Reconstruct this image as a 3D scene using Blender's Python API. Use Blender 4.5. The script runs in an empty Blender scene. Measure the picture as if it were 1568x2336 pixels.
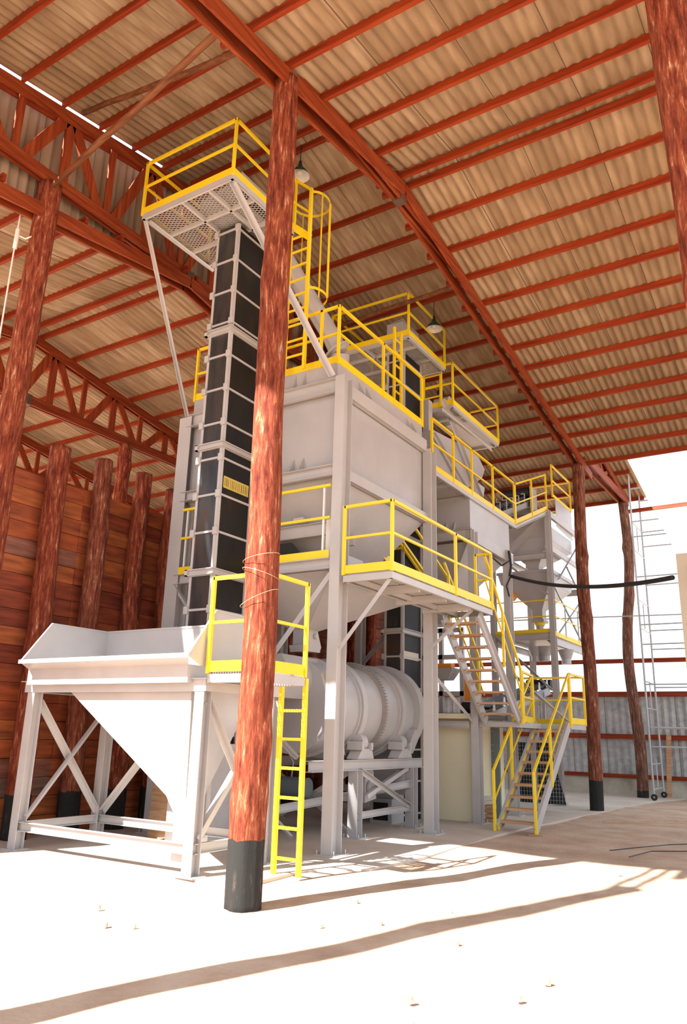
import bpy, math, random
from mathutils import Vector, Matrix
random.seed(7)
S = bpy.context.scene
COL = S.collection
V = Vector

# ------------------------------------------------------------------ materials
def mat(name, col, rough=.5, metal=0.0, spec=None):
    m = bpy.data.materials.new(name); m.use_nodes = True
    b = m.node_tree.nodes['Principled BSDF']
    b.inputs['Base Color'].default_value = (*col, 1); b.inputs['Roughness'].default_value = rough
    b.inputs['Metallic'].default_value = metal
    return m, m.node_tree, b

def noise_col(m, nt, b, stops, scale=(1,1,1), nscale=4, detail=6, rough=.6, dist=0.0, bump=0.0, bscale=None):
    N, L = nt.nodes, nt.links
    tc = N.new('ShaderNodeTexCoord'); mp = N.new('ShaderNodeMapping'); mp.inputs['Scale'].default_value = scale
    n = N.new('ShaderNodeTexNoise'); n.inputs['Scale'].default_value = nscale; n.inputs['Detail'].default_value = detail
    n.inputs['Roughness'].default_value = rough; n.inputs['Distortion'].default_value = dist
    r = N.new('ShaderNodeValToRGB')
    e = r.color_ramp.elements
    e[0].position, e[0].color = stops[0][0], (*stops[0][1], 1)
    e[1].position, e[1].color = stops[-1][0], (*stops[-1][1], 1)
    for p, c in stops[1:-1]:
        x = e.new(p); x.color = (*c, 1)
    L.new(tc.outputs['Object'], mp.inputs['Vector']); L.new(mp.outputs['Vector'], n.inputs['Vector'])
    L.new(n.outputs['Fac'], r.inputs['Fac']); L.new(r.outputs['Color'], b.inputs['Base Color'])
    if bump:
        bp = N.new('ShaderNodeBump'); bp.inputs['Strength'].default_value = bump; bp.inputs['Distance'].default_value = .02
        L.new(n.outputs['Fac'], bp.inputs['Height']); L.new(bp.outputs['Normal'], b.inputs['Normal'])
    return tc, mp, n, r

def paint(name, c, rough=.42, var=.06):
    m, nt, b = mat(name, c, rough)
    lo = tuple(x * (1 - var) for x in c); hi = tuple(min(1, x * (1 + var)) for x in c)
    noise_col(m, nt, b, [(.35, lo), (.65, hi)], nscale=1.3, detail=4)
    return m
GREY = paint('grey_paint', (.455, .44, .44), .38)
GREYB = paint('grey_paint_plate', (.42, .41, .42), .30)
YEL = paint('yellow_paint', (.86, .62, .012), .4, .03)
GALV = paint('galvanised', (.42, .44, .46), .4)
WHITE = paint('white_enamel', (.8, .78, .74), .4)
GREENE = paint('green_enamel', (.01, .05, .03), .3)
RUBBER = paint('black_rubber', (.012, .012, .014), .55)
ORANGE = paint('orange_paint', (.8, .27, .02), .45)
CREAM = paint('cream_wall_paint', (.76, .70, .50), .7, .03)
BLUEG = paint('blue_grey_paint', (.14, .175, .20), .5)
CONC_D = paint('dark_concrete', (.14, .13, .11), .9)
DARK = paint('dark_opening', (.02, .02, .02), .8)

def panel_mat():
    m, nt, b = mat('blackened_steel', (.03, .028, .027), .5, 0)
    noise_col(m, nt, b, [(.3, (.006, .006, .007)), (.55, (.012, .010, .009)), (.8, (.035, .018, .008))], scale=(2, 2, .7), nscale=2.2)
    return m
PANEL = panel_mat()
PANEL.node_tree.nodes['Principled BSDF'].inputs['Specular IOR Level'].default_value = .28
def panel_edge():
    m, nt, b = mat('weathered_steel', (.09, .09, .09), .28, .55)
    noise_col(m, nt, b, [(.32, (.045, .05, .055)), (.55, (.085, .082, .08)), (.75, (.13, .065, .03))], scale=(3, 3, .6), nscale=2)
    return m
PANELW = panel_edge()

def timber(name, lo, mid, hi, axis):
    m, nt, b = mat(name, mid, .62)
    sc = [9, 9, 9]; sc[axis] = .5
    b.inputs['Specular IOR Level'].default_value = .22
    noise_col(m, nt, b, [(.28, lo), (.5, mid), (.74, hi)], scale=tuple(sc), nscale=1.6, detail=7, rough=.65, bump=.15)
    return m
RED_X = timber('red_timber_purlin', (.11, .010, .003), (.24, .030, .006), (.34, .062, .012), 0)
RED_Y = timber('red_timber_chord', (.10, .013, .004), (.22, .037, .009), (.32, .075, .02), 1)
RED_Z = timber('red_timber_web', (.12, .016, .005), (.25, .043, .011), (.35, .085, .024), 2)
TREAD = timber('wood_tread', (.35, .18, .09), (.50, .30, .17), (.6, .4, .26), 0)
BRACEW = timber('weathered_pole_wood', (.05, .02, .01), (.15, .05, .018), (.24, .10, .045), 0)

def log_mat(name, z_tar, greyish=0.0):
    m, nt, b = mat(name, (.3, .1, .05), .8); b.inputs['Specular IOR Level'].default_value = .2
    N, L = nt.nodes, nt.links
    tc = N.new('ShaderNodeTexCoord')
    mp = N.new('ShaderNodeMapping'); mp.inputs['Scale'].default_value = (13, 13, 2.0)
    L.new(tc.outputs['Object'], mp.inputs['Vector'])
    n1 = N.new('ShaderNodeTexNoise'); n1.inputs['Scale'].default_value = 1.5; n1.inputs['Detail'].default_value = 10; n1.inputs['Roughness'].default_value = .74; n1.inputs['Distortion'].default_value = .35
    L.new(mp.outputs['Vector'], n1.inputs['Vector'])
    r = N.new('ShaderNodeValToRGB'); e = r.color_ramp.elements
    g = greyish
    mixc = lambda a, b_: tuple(a[i] * (1 - g) + b_[i] * g for i in range(3))
    e[0].position = .36; e[0].color = (*mixc((.10, .016, .008), (.05, .035, .03)), 1)
    e[1].position = .68; e[1].color = (*mixc((.70, .50, .35), (.42, .36, .30)), 1)
    x = e.new(.46); x.color = (*mixc((.20, .038, .018), (.14, .075, .05)), 1)
    x = e.new(.56); x.color = (*mixc((.31, .078, .034), (.22, .13, .09)), 1)
    x = e.new(.61); x.color = (*mixc((.42, .17, .085), (.30, .21, .15)), 1)
    L.new(n1.outputs['Fac'], r.inputs['Fac'])
    # fine fibre
    mp2 = N.new('ShaderNodeMapping'); mp2.inputs['Scale'].default_value = (34, 34, 3.0)
    L.new(tc.outputs['Object'], mp2.inputs['Vector'])
    n2 = N.new('ShaderNodeTexNoise'); n2.inputs['Scale'].default_value = 1.2; n2.inputs['Detail'].default_value = 4
    L.new(mp2.outputs['Vector'], n2.inputs['Vector'])
    mx = N.new('ShaderNodeMix'); mx.data_type = 'RGBA'; mx.blend_type = 'MULTIPLY'; mx.inputs[0].default_value = .85
    r2 = N.new('ShaderNodeValToRGB'); r2.color_ramp.elements[0].position = .3; r2.color_ramp.elements[0].color = (.45, .42, .4, 1); r2.color_ramp.elements[1].position = .62
    L.new(n2.outputs['Fac'], r2.inputs['Fac']); L.new(r.outputs['Color'], mx.inputs[6]); L.new(r2.outputs['Color'], mx.inputs[7])
    # tar coat on the foot
    sp = N.new('ShaderNodeSeparateXYZ'); L.new(tc.outputs['Object'], sp.inputs[0])
    nn = N.new('ShaderNodeTexNoise'); nn.inputs['Scale'].default_value = 7; L.new(tc.outputs['Object'], nn.inputs['Vector'])
    ad = N.new('ShaderNodeMath'); ad.operation = 'MULTIPLY_ADD'; ad.inputs[1].default_value = .10; L.new(nn.outputs['Fac'], ad.inputs[0]); L.new(sp.outputs['Z'], ad.inputs[2])
    gt = N.new('ShaderNodeMath'); gt.operation = 'LESS_THAN'; gt.inputs[1].default_value = z_tar + .05; L.new(ad.outputs[0], gt.inputs[0])
    m2 = N.new('ShaderNodeMix'); m2.data_type = 'RGBA'
    L.new(gt.outputs[0], m2.inputs[0]); L.new(mx.outputs[2], m2.inputs[6])
    r3 = N.new('ShaderNodeValToRGB'); r3.color_ramp.elements[0].position = .58; r3.color_ramp.elements[0].color = (.022, .022, .021, 1); r3.color_ramp.elements[1].position = .78; r3.color_ramp.elements[1].color = (.20, .13, .09, 1)
    L.new(n1.outputs['Fac'], r3.inputs['Fac']); L.new(r3.outputs['Color'], m2.inputs[7])
    L.new(m2.outputs[2], b.inputs['Base Color'])
    bp = N.new('ShaderNodeBump'); bp.inputs['Strength'].default_value = .5; bp.inputs['Distance'].default_value = .03
    L.new(n1.outputs['Fac'], bp.inputs['Height']); L.new(bp.outputs['Normal'], b.inputs['Normal'])
    return m
LOG = log_mat('peeling_log', .70)
LOGW = log_mat('peeling_log_dark_foot', .66)
LOGG = log_mat('grey_weathered_log', .25, .75)
LOGM = log_mat('dull_peeling_log', .80, .4)
LOGP = log_mat('pale_streaked_log', .66, .22)
LOGN = log_mat('peeling_log_plain', -9)

def sheet_mat(name, c0, c1, c2, axis=0, pitch=1.06, rough=.85):
    """fibre-cement sheet: every sheet its own tone, dark side lap lines, streaks along the rib"""
    m, nt, b = mat(name, c1, rough); b.inputs['Specular IOR Level'].default_value = .25
    N, L = nt.nodes, nt.links
    tc = N.new('ShaderNodeTexCoord'); sp = N.new('ShaderNodeSeparateXYZ'); L.new(tc.outputs['Object'], sp.inputs[0])
    d = N.new('ShaderNodeMath'); d.operation = 'DIVIDE'; d.inputs[1].default_value = pitch; L.new(sp.outputs[axis], d.inputs[0])
    fl = N.new('ShaderNodeMath'); fl.operation = 'FLOOR'; L.new(d.outputs[0], fl.inputs[0])
    fr = N.new('ShaderNodeMath'); fr.operation = 'FRACT'; L.new(d.outputs[0], fr.inputs[0])
    wn = N.new('ShaderNodeTexWhiteNoise'); wn.noise_dimensions = '1D'; L.new(fl.outputs[0], wn.inputs['W'])
    mp = N.new('ShaderNodeMapping'); s = [5, 5, 5]
    s[1 if axis == 0 else 2] = .6
    mp.inputs['Scale'].default_value = s if axis == 0 else (5, 5, .5)
    L.new(tc.outputs['Object'], mp.inputs['Vector'])
    n = N.new('ShaderNodeTexNoise'); n.inputs['Scale'].default_value = 1.2; n.inputs['Detail'].default_value = 6; L.new(mp.outputs['Vector'], n.inputs['Vector'])
    ma = N.new('ShaderNodeMath'); ma.operation = 'MULTIPLY_ADD'; ma.inputs[1].default_value = .28; L.new(wn.outputs['Value'], ma.inputs[0]); L.new(n.outputs['Fac'], ma.inputs[2])
    r = N.new('ShaderNodeValToRGB'); e = r.color_ramp.elements
    e[0].position = .40; e[0].color = (*c0, 1); e[1].position = .92; e[1].color = (*c2, 1); x = e.new(.66); x.color = (*c1, 1)
    L.new(ma.outputs[0], r.inputs['Fac'])
    lt = N.new('ShaderNodeMath'); lt.operation = 'LESS_THAN'; lt.inputs[1].default_value = .012; L.new(fr.outputs[0], lt.inputs[0])
    mx = N.new('ShaderNodeMix'); mx.data_type = 'RGBA'; L.new(lt.outputs[0], mx.inputs[0]); L.new(r.outputs['Color'], mx.inputs[6]); mx.inputs[7].default_value = (.10, .07, .05, 1)
    L.new(mx.outputs[2], b.inputs['Base Color'])
    return m
ROOF = sheet_mat('fibre_cement_roof', (.24, .158, .092), (.33, .228, .138), (.46, .35, .235))
WALLS = sheet_mat('fibre_cement_wall', (.30, .32, .33), (.42, .43, .43), (.55, .54, .52), pitch=1.1)

def planks_mat():
    m, nt, b = mat('wall_planks', (.3, .08, .03), .7)
    N, L = nt.nodes, nt.links
    tc = N.new('ShaderNodeTexCoord'); sp = N.new('ShaderNodeSeparateXYZ'); L.new(tc.outputs['Object'], sp.inputs[0])
    d = N.new('ShaderNodeMath'); d.operation = 'DIVIDE'; d.inputs[1].default_value = .285; L.new(sp.outputs['Z'], d.inputs[0])
    fl = N.new('ShaderNodeMath'); fl.operation = 'FLOOR'; L.new(d.outputs[0], fl.inputs[0])
    d2 = N.new('ShaderNodeMath'); d2.operation = 'DIVIDE'; d2.inputs[1].default_value = 2.85; L.new(sp.outputs['Y'], d2.inputs[0])
    fl2 = N.new('ShaderNodeMath'); fl2.operation = 'FLOOR'; L.new(d2.outputs[0], fl2.inputs[0])
    cb = N.new('ShaderNodeCombineXYZ'); L.new(fl.outputs[0], cb.inputs[0]); L.new(fl2.outputs[0], cb.inputs[1])
    wn = N.new('ShaderNodeTexWhiteNoise'); wn.noise_dimensions = '2D'; L.new(cb.outputs[0], wn.inputs['Vector'])
    r = N.new('ShaderNodeValToRGB'); e = r.color_ramp.elements
    e[0].position = 0; e[0].color = (.20, .035, .014, 1); e[1].position = 1; e[1].color = (.22, .13, .10, 1)
    for p, c in ((.3, (.34, .07, .02)), (.55, (.40, .11, .03)), (.86, (.30, .06, .02))):
        x = e.new(p); x.color = (*c, 1)
    L.new(wn.outputs['Value'], r.inputs['Fac'])
    mp = N.new('ShaderNodeMapping'); mp.inputs['Scale'].default_value = (6, .9, 6); L.new(tc.outputs['Object'], mp.inputs['Vector'])
    n = N.new('ShaderNodeTexNoise'); n.inputs['Scale'].default_value = 1.8; n.inputs['Detail'].default_value = 7; L.new(mp.outputs['Vector'], n.inputs['Vector'])
    r2 = N.new('ShaderNodeValToRGB'); r2.color_ramp.elements[0].position = .3; r2.color_ramp.elements[0].color = (.5, .45, .42, 1); r2.color_ramp.elements[1].position = .68; r2.color_ramp.elements[1].color = (1.25, 1.25, 1.2, 1)
    L.new(n.outputs['Fac'], r2.inputs['Fac'])
    mx = N.new('ShaderNodeMix'); mx.data_type = 'RGBA'; mx.blend_type = 'MULTIPLY'; mx.inputs[0].default_value = 1
    L.new(r.outputs['Color'], mx.inputs[6]); L.new(r2.outputs['Color'], mx.inputs[7]); L.new(mx.outputs[2], b.inputs['Base Color'])
    return m
PLANKS = planks_mat()

def ground_mat(name, stops, bump=.3, ns=1.3):
    m, nt, b = mat(name, stops[1][1], .95)
    N, L = nt.nodes, nt.links
    noise_col(m, nt, b, stops, nscale=ns, detail=9, rough=.6)
    tc = N.new('ShaderNodeTexCoord')
    n = N.new('ShaderNodeTexNoise'); n.inputs['Scale'].default_value = 22; n.inputs['Detail'].default_value = 8; L.new(tc.outputs['Object'], n.inputs['Vector'])
    bp = N.new('ShaderNodeBump'); bp.inputs['Strength'].default_value = bump; bp.inputs['Distance'].default_value = .03
    L.new(n.outputs['Fac'], bp.inputs['Height']); L.new(bp.outputs['Normal'], b.inputs['Normal'])
    return m
DIRT = ground_mat('packed_dirt', [(.32, (.38, .25, .175)), (.5, (.47, .325, .23)), (.7, (.55, .42, .32))], .45)
SLAB = ground_mat('dusty_concrete', [(.32, (.47, .38, .31)), (.5, (.54, .46, .39)), (.7, (.60, .54, .48))], .1, .8)
PLASTER = ground_mat('stained_plaster', [(.32, (.34, .31, .25)), (.5, (.48, .45, .37)), (.7, (.58, .56, .48))], .1, 1.5)

# ------------------------------------------------------------------ mesh builder
class MB:
    def __init__(s): s.v = []; s.f = []
    def add(s, vs, fs):
        o = len(s.v); s.v += [tuple(v) for v in vs]; s.f += [tuple(i + o for i in f) for f in fs]; return s
    def box(s, x0, x1, y0, y1, z0, z1):
        return s.add([(x0,y0,z0),(x1,y0,z0),(x1,y1,z0),(x0,y1,z0),(x0,y0,z1),(x1,y0,z1),(x1,y1,z1),(x0,y1,z1)],
                     [(3,2,1,0),(4,5,6,7),(0,1,5,4),(1,2,6,5),(2,3,7,6),(3,0,4,7)])
    def bar(s, p, q, w, h, up=(0,0,1)):
        """rectangular bar from p to q; w across, h along 'up'"""
        p, q, up = V(p), V(q), V(up); d = (q - p).normalized()
        if abs(d.dot(up.normalized())) > .98: up = V((0,1,0)) if abs(d.y) < .9 else V((1,0,0))
        a = d.cross(up).normalized(); b = a.cross(d).normalized()
        r = []
        for c in (p, q):
            for i, j in ((-1,-1),(1,-1),(1,1),(-1,1)): r.append(c + a*(w/2*i) + b*(h/2*j))
        return s.add(r, [(3,2,1,0),(4,5,6,7),(0,1,5,4),(1,2,6,5),(2,3,7,6),(3,0,4,7)])
    def tube(s, pts, r, n=10, caps=True):
        pts = [V(p) for p in pts]; rr = r if isinstance(r, (list, tuple)) else [r]*len(pts)
        o = len(s.v); ref = None
        for i, p in enumerate(pts):
            d = (pts[min(i+1, len(pts)-1)] - pts[max(i-1, 0)]).normalized()
            if ref is None:
                ref = V((0,0,1)) if abs(d.z) < .9 else V((1,0,0))
            a = d.cross(ref).normalized(); b = a.cross(d).normalized(); ref = b if abs(d.dot(b)) < .9 else ref
            for k in range(n):
                t = 2*math.pi*k/n; s.v.append(tuple(p + a*(math.cos(t)*rr[i]) + b*(math.sin(t)*rr[i])))
        for i in range(len(pts)-1):
            for k in range(n):
                k2 = (k+1) % n; s.f.append((o+i*n+k, o+i*n+k2, o+(i+1)*n+k2, o+(i+1)*n+k))
        if caps:
            s.f.append(tuple(o+k for k in reversed(range(n)))); s.f.append(tuple(o+(len(pts)-1)*n+k for k in range(n)))
        return s
    def plate(s, pts, t, nrm=None):
        pts = [V(p) for p in pts]
        n = V(nrm).normalized() if nrm else (pts[1]-pts[0]).cross(pts[2]-pts[0]).normalized()
        k = len(pts); a = [p + n*(t/2) for p in pts]; b = [p - n*(t/2) for p in pts]
        return s.add(a+b, [tuple(range(k)), tuple(reversed(range(k, 2*k)))] + [(i, k+i, k+(i+1)%k, (i+1)%k) for i in range(k)])
    def hbeam(s, p, q, w, h, t=.012, up=(0,0,1)):
        """I section: flanges (width w) at +-h/2 along 'up', web between"""
        p, q, up = V(p), V(q), V(up); d = (q-p).normalized(); a = d.cross(up).normalized(); b = a.cross(d).normalized()
        for sg in (-1, 1):
            o = b*(sg*(h/2 - t/2)); s.bar(p+o, q+o, w, t, b)
        return s.bar(p, q, t, h - 2*t, b)
    def chan(s, p, q, h, w, t=.01, up=(0,0,1), side=1):
        """channel: web plane carries height h (along up); flanges point to 'side'"""
        p, q, up = V(p), V(q), V(up); d = (q-p).normalized(); a = d.cross(up).normalized(); b = a.cross(d).normalized()
        s.bar(p, q, t, h, b)
        for sg in (-1, 1):
            o = b*(sg*(h/2 - t/2)) + a*(side*w/2); s.bar(p+o, q+o, w, t, b)
        return s
    def angle(s, p, q, w, t=.008, up=(0,0,1), side=1):
        p, q, up = V(p), V(q), V(up); d = (q-p).normalized(); a = d.cross(up).normalized(); b = a.cross(d).normalized()
        s.bar(p, q, t, w, b); o = b*(w/2) + a*(side*w/2); return s.bar(p+o, q+o, w, t, b)
    def frustum(s, top, zt, bot, zb, t=.008):
        """open funnel between two axis-aligned rectangles (x0,x1,y0,y1)"""
        def r(b, z): return [V((b[0],b[2],z)), V((b[1],b[2],z)), V((b[1],b[3],z)), V((b[0],b[3],z))]
        A, B = r(top, zt), r(bot, zb)
        for i in range(4):
            j = (i+1) % 4
            s.plate([B[i], B[j], A[j], A[i]], t, (B[j]-B[i]).cross(A[i]-B[i]))
        return s
    def ring(s, c, axis, r0, r1, w, n=48):
        """annular band about axis 'y': inner r0, outer r1, width w"""
        c = V(c); o = len(s.v)
        for k in range(n):
            t = 2*math.pi*k/n; cs, sn = math.cos(t), math.sin(t)
            for (r, y) in ((r0,-w/2),(r1,-w/2),(r1,w/2),(r0,w/2)):
                s.v.append((c.x+cs*r, c.y+y, c.z+sn*r) if axis == 'y' else (c.x+cs*r, c.y+sn*r, c.z+y) if axis == 'z' else (c.x+y, c.y+cs*r, c.z+sn*r))
        for k in range(n):
            a, b = o+k*4, o+((k+1)%n)*4
            for i in range(4): s.f.append((a+i, a+(i+1)%4, b+(i+1)%4, b+i))
        return s
    def build(s, name, m, parent=None, label=None, smooth=False, off=None):
        me = bpy.data.meshes.new(name)
        vs = s.v
        loc = V((0,0,0))
        if parent is not None: loc = wl(parent)
        if off is not None: loc = V(off)
        me.from_pydata([(x-loc.x, y-loc.y, z-loc.z) for x, y, z in vs], [], s.f); me.update()
        me.materials.append(m)
        import bmesh
        bm = bmesh.new(); bm.from_mesh(me); bmesh.ops.recalc_face_normals(bm, faces=bm.faces); bm.to_mesh(me); bm.free()
        if smooth:
            for p in me.polygons: p.use_smooth = True
            try:
                if name != 'log_post': me.set_sharp_from_angle(angle=math.radians(35))
            except Exception: pass
        o = bpy.data.objects.new(name, me); COL.objects.link(o)
        if parent is not None: o.parent = parent; 
        elif off is not None: o.location = loc
        WL[o.name] = loc
        if label: o['label'] = label
        return o
WL = {}
def wl(o): return WL[o.name]
def thing(name, label, cat, loc, group=None):
    o = bpy.data.objects.new(name, None); COL.objects.link(o); o.location = loc; o.empty_display_size = .1
    WL[o.name] = V(loc); o['label'] = label; o['category'] = cat
    if group: o['group'] = group
    return o
def tag(o, label, cat, group=None):
    o['label'] = label; o['category'] = cat
    if group: o['group'] = group
    return o
def struct(o, label=None):
    o['kind'] = 'structure'
    if label: o['label'] = label
    return o

# ------------------------------------------------------------------ camera
RR = [[0.8475214328290429, 0.5301352180915295, 0.025769583513374605], [-0.12618489607597339, 0.24841492733222542, -0.960399602186934], [-0.515543201776245, 0.8107075147163567, 0.27743203254982335]]
cam = bpy.data.cameras.new('camera'); co = bpy.data.objects.new('camera', cam); COL.objects.link(co); S.camera = co
M = Matrix([[RR[0][i], -RR[1][i], -RR[2][i]] for i in range(3)]).to_4x4(); M.translation = V((0, 0, 1.65)); co.matrix_world = M
cam.sensor_fit = 'VERTICAL'; cam.sensor_height = 24; cam.lens = 1746.34*24/2336; cam.clip_end = 800; cam.clip_start = .05

# ------------------------------------------------------------------ light
w = bpy.data.worlds.new('world'); S.world = w; w.use_nodes = True
bg = w.node_tree.nodes['Background']; bg.inputs[0].default_value = (.80, .90, 1, 1); bg.inputs[1].default_value = 3.0
sun = bpy.data.lights.new('sun', 'SUN'); so = bpy.data.objects.new('sun', sun); COL.objects.link(so)
sun.energy = 33; sun.angle = math.radians(.55); sun.color = (1, .965, .91)
so.rotation_euler = V((.31, 1.0, -1.0)).to_track_quat('-Z', 'Y').to_euler(); so.location = (-3, -10, 20)
vs = S.view_settings; vs.view_transform = 'Standard'; vs.look = 'None'; vs.gamma = 1; vs.use_curve_mapping = False; vs.exposure = -0.5
S.cycles.max_bounces = 8; S.cycles.diffuse_bounces = 6; S.cycles.glossy_bounces = 3
S.cycles.use_denoising = True; S.cycles.sample_clamp_indirect = 8; S.cycles.caustics_reflective = False; S.cycles.caustics_refractive = False

# ------------------------------------------------------------------ ground
def grid_ground():
    m = MB(); xs = [-26 + .5*i for i in range(80)]; ys = [-10 + .5*i for i in range(90)]
    rnd = random.Random(3); o = 0
    for y in ys:
        for x in xs:
            e = (y < -9.6 or y > 34 or x < -25.6 or x > 13)
            z = -.045 if e else -.03 + .022*math.sin(x*1.7+y*.6)*math.cos(y*1.3) + rnd.uniform(-.008, .008)
            m.v.append((x, y, z))
    nx = len(xs)
    for j in range(len(ys)-1):
        for i in range(nx-1): a = j*nx+i; m.f.append((a, a+1, a+nx+1, a+nx))
    return m
g = grid_ground().build('floor', DIRT, smooth=True); struct(g, 'packed earth yard under and before the shed')
m = MB(); m.add([(-260,-260,-.06),(260,-260,-.06),(260,260,-.06),(-260,260,-.06)], [(0,1,2,3)])
struct(m.build('ground', DIRT), 'bare earth beyond the shed')
m = MB()
edge = [(-12.2,6.9),(-9,6.95),(-5.9,7.3),(-5.85,8.6),(-5.3,9.2),(-5.22,10.6),(-5.25,12.0),(-5.38,13.7),(-5.3,16),(-5.2,18.6),(-4.85,23.8),(-4.3,26.9),(-4.3,27.3),(-22,27.3),(-22,6.9)]
n = len(edge)
jit = [(x + random.uniform(-.03,.03), y) for x, y in edge]
m.add([(x,y,0) for x,y in jit]+[(x,y,-.12) for x,y in jit], [tuple(range(n))] + [(i,(i+1)%n,n+(i+1)%n,n+i) for i in range(n)])
struct(m.build('trim_1', SLAB), 'pale concrete floor slab under the machinery')

# ------------------------------------------------------------------ roof geometry
YR = 9.8
def z_right(y): return 10.75 - .165*(YR-y) if y < YR else 10.72 - .147*(y-YR)
def z_mid(y): return 12.58 - .183*abs(y-YR)
def z_left(y): return 10.5 - .165*(YR-y) if y < YR else 10.5 - .165*(y-YR)
z_rn = lambda y: 10.75 - .165*(YR-y) + (.045 if y > 9.2 else .0)
z_mn = lambda y: 12.58 - .183*(YR-y) + (.045 if y > 9.2 else .0)
z_ln = lambda y: 10.5 - .165*(YR-y) + (.045 if y > 9.2 else .0)
def sheet(name, x0, x1, y0, y1, zf, m, label, over=.12, pitch=.155, amp=.017, t=.007):
    mb = MB(); nx = max(2, int((x1-x0)/pitch*8)); ny = max(2, int(abs(y1-y0)/.9))
    for k in (0, 1):
        for j in range(ny+1):
            y = y0 + (y1-y0)*j/ny
            for i in range(nx+1):
                x = x0 + (x1-x0)*i/nx
                mb.v.append((x, y, zf(y) + over + amp*math.cos(2*math.pi*x/pitch) + t*k))
    a = (nx+1)*(ny+1)
    for k in (0, 1):
        for j in range(ny):
            for i in range(nx):
                q = k*a + j*(nx+1) + i; mb.f.append((q, q+1, q+nx+2, q+nx+1) if k else (q+nx+1, q+nx+2, q+1, q))
    for i in range(nx):
        for q in (i, ny*(nx+1)+i): mb.f.append((q, q+1, a+q+1, a+q))
    for j in range(ny):
        for q in (j*(nx+1), j*(nx+1)+nx): mb.f.append((q, q+nx+1, a+q+nx+1, a+q))
    o = mb.build(name, m, smooth=True); return struct(o, label)
PH = .13   # purlin depth
sheet('ceiling', -5.40, 4.6, 2.3, 9.98, z_rn, ROOF, 'corrugated roof sheets of the right bay, near slope', PH+.02)
sheet('ceiling', -5.40, 4.6, 9.79, 21.05, z_right, ROOF, 'corrugated roof sheets of the right bay, far slope', PH+.02)
sheet('ceiling', -10.17, -4.65, .9, 9.0, z_mn, ROOF, 'corrugated roof sheets of the high middle bay, near slope', PH+.02)
sheet('ceiling', -10.47, -4.65, 8.9, 9.98, z_mn, ROOF, 'corrugated roof sheets of the high middle bay, beside the ridge', PH+.03)
sheet('ceiling', -10.47, -4.65, 9.79, 26.6, z_mid, ROOF, 'corrugated roof sheets of the high middle bay, far slope', PH+.02)
sheet('ceiling', -30, -10.3, 1.5, 9.98, z_ln, ROOF, 'corrugated roof sheets of the left bays, near slope', PH+.02)
sheet('ceiling', -30, -10.3, 9.79, 26.6, z_left, ROOF, 'corrugated roof sheets of the left bays, far slope', PH+.02)
# vertical sheet closing the step behind the second truss
mb = MB(); pitch = .177; y0, y1 = 1.0, 26.0; ny = int((y1-y0)/pitch*8)
for k in (0, 1):
    for i in range(ny+1):
        y = y0+(y1-y0)*i/ny; x = -10.42 + .024*math.cos(2*math.pi*y/pitch) - .007*k
        mb.v += [(x, y, z_left(y)+.16), (x, y, z_mid(y)+.14)]
a = (ny+1)*2
for k in (0, 1):
    for i in range(ny): q = k*a+2*i; mb.f.append((q, q+2, q+3, q+1) if k else (q+1, q+3, q+2, q))
struct(mb.build('wall_gable', sheet_mat('fibre_cement_gable', (.24,.16,.10), (.31,.22,.15), (.4,.3,.21), axis=1), smooth=True), 'vertical corrugated sheets closing the roof step')

ORD = ['ridge', 'first', 'second', 'third', 'fourth', 'fifth', 'sixth', 'seventh', 'eighth', 'ninth', 'tenth', 'eleventh', 'twelfth', 'thirteenth', 'fourteenth', 'fifteenth', 'sixteenth', 'seventeenth', 'eighteenth', 'nineteenth', 'twentieth', 'twenty-first', 'twenty-second']
def purlins(bay, x0, x1, zf, near, far, jit=.06, group=None):
    for slope, ys in (('near', near), ('far', far)):
        for i, y in enumerate(ys):
            mb = MB(); a, b = x0 + random.uniform(-jit, jit), x1 + random.uniform(-jit, jit); z = zf(y)
            mb.bar((a, y, z+PH/2+.01), (b, y, z+PH/2+.01), .06, PH)
            o = mb.build('roof_purlin', RED_X, off=((a+b)/2, y, z))
            lab = ('ridge purlin of the %s roof bay, on its %s side' % (bay, slope)) if i == 0 else ('red timber purlin under the %s roof bay, %s down the %s slope' % (bay, ORD[i], slope))
            tag(o, lab, 'purlin', 'purlins under the %s roof bay' % bay)
purlins('right', -5.62, 4.5, z_right, [9.68-.8*k for k in range(9)], [9.94+.843*k for k in range(14)])
purlins('high middle', -10.12, -4.72, z_mid, [9.62-.79*k for k in range(10)], [9.96+.97*k for k in range(18)], jit=.02)
purlins('far left', -24, -10.0, z_left, [9.60-.8*k for k in range(8)], [9.98+.96*k for k in range(17)])

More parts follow.
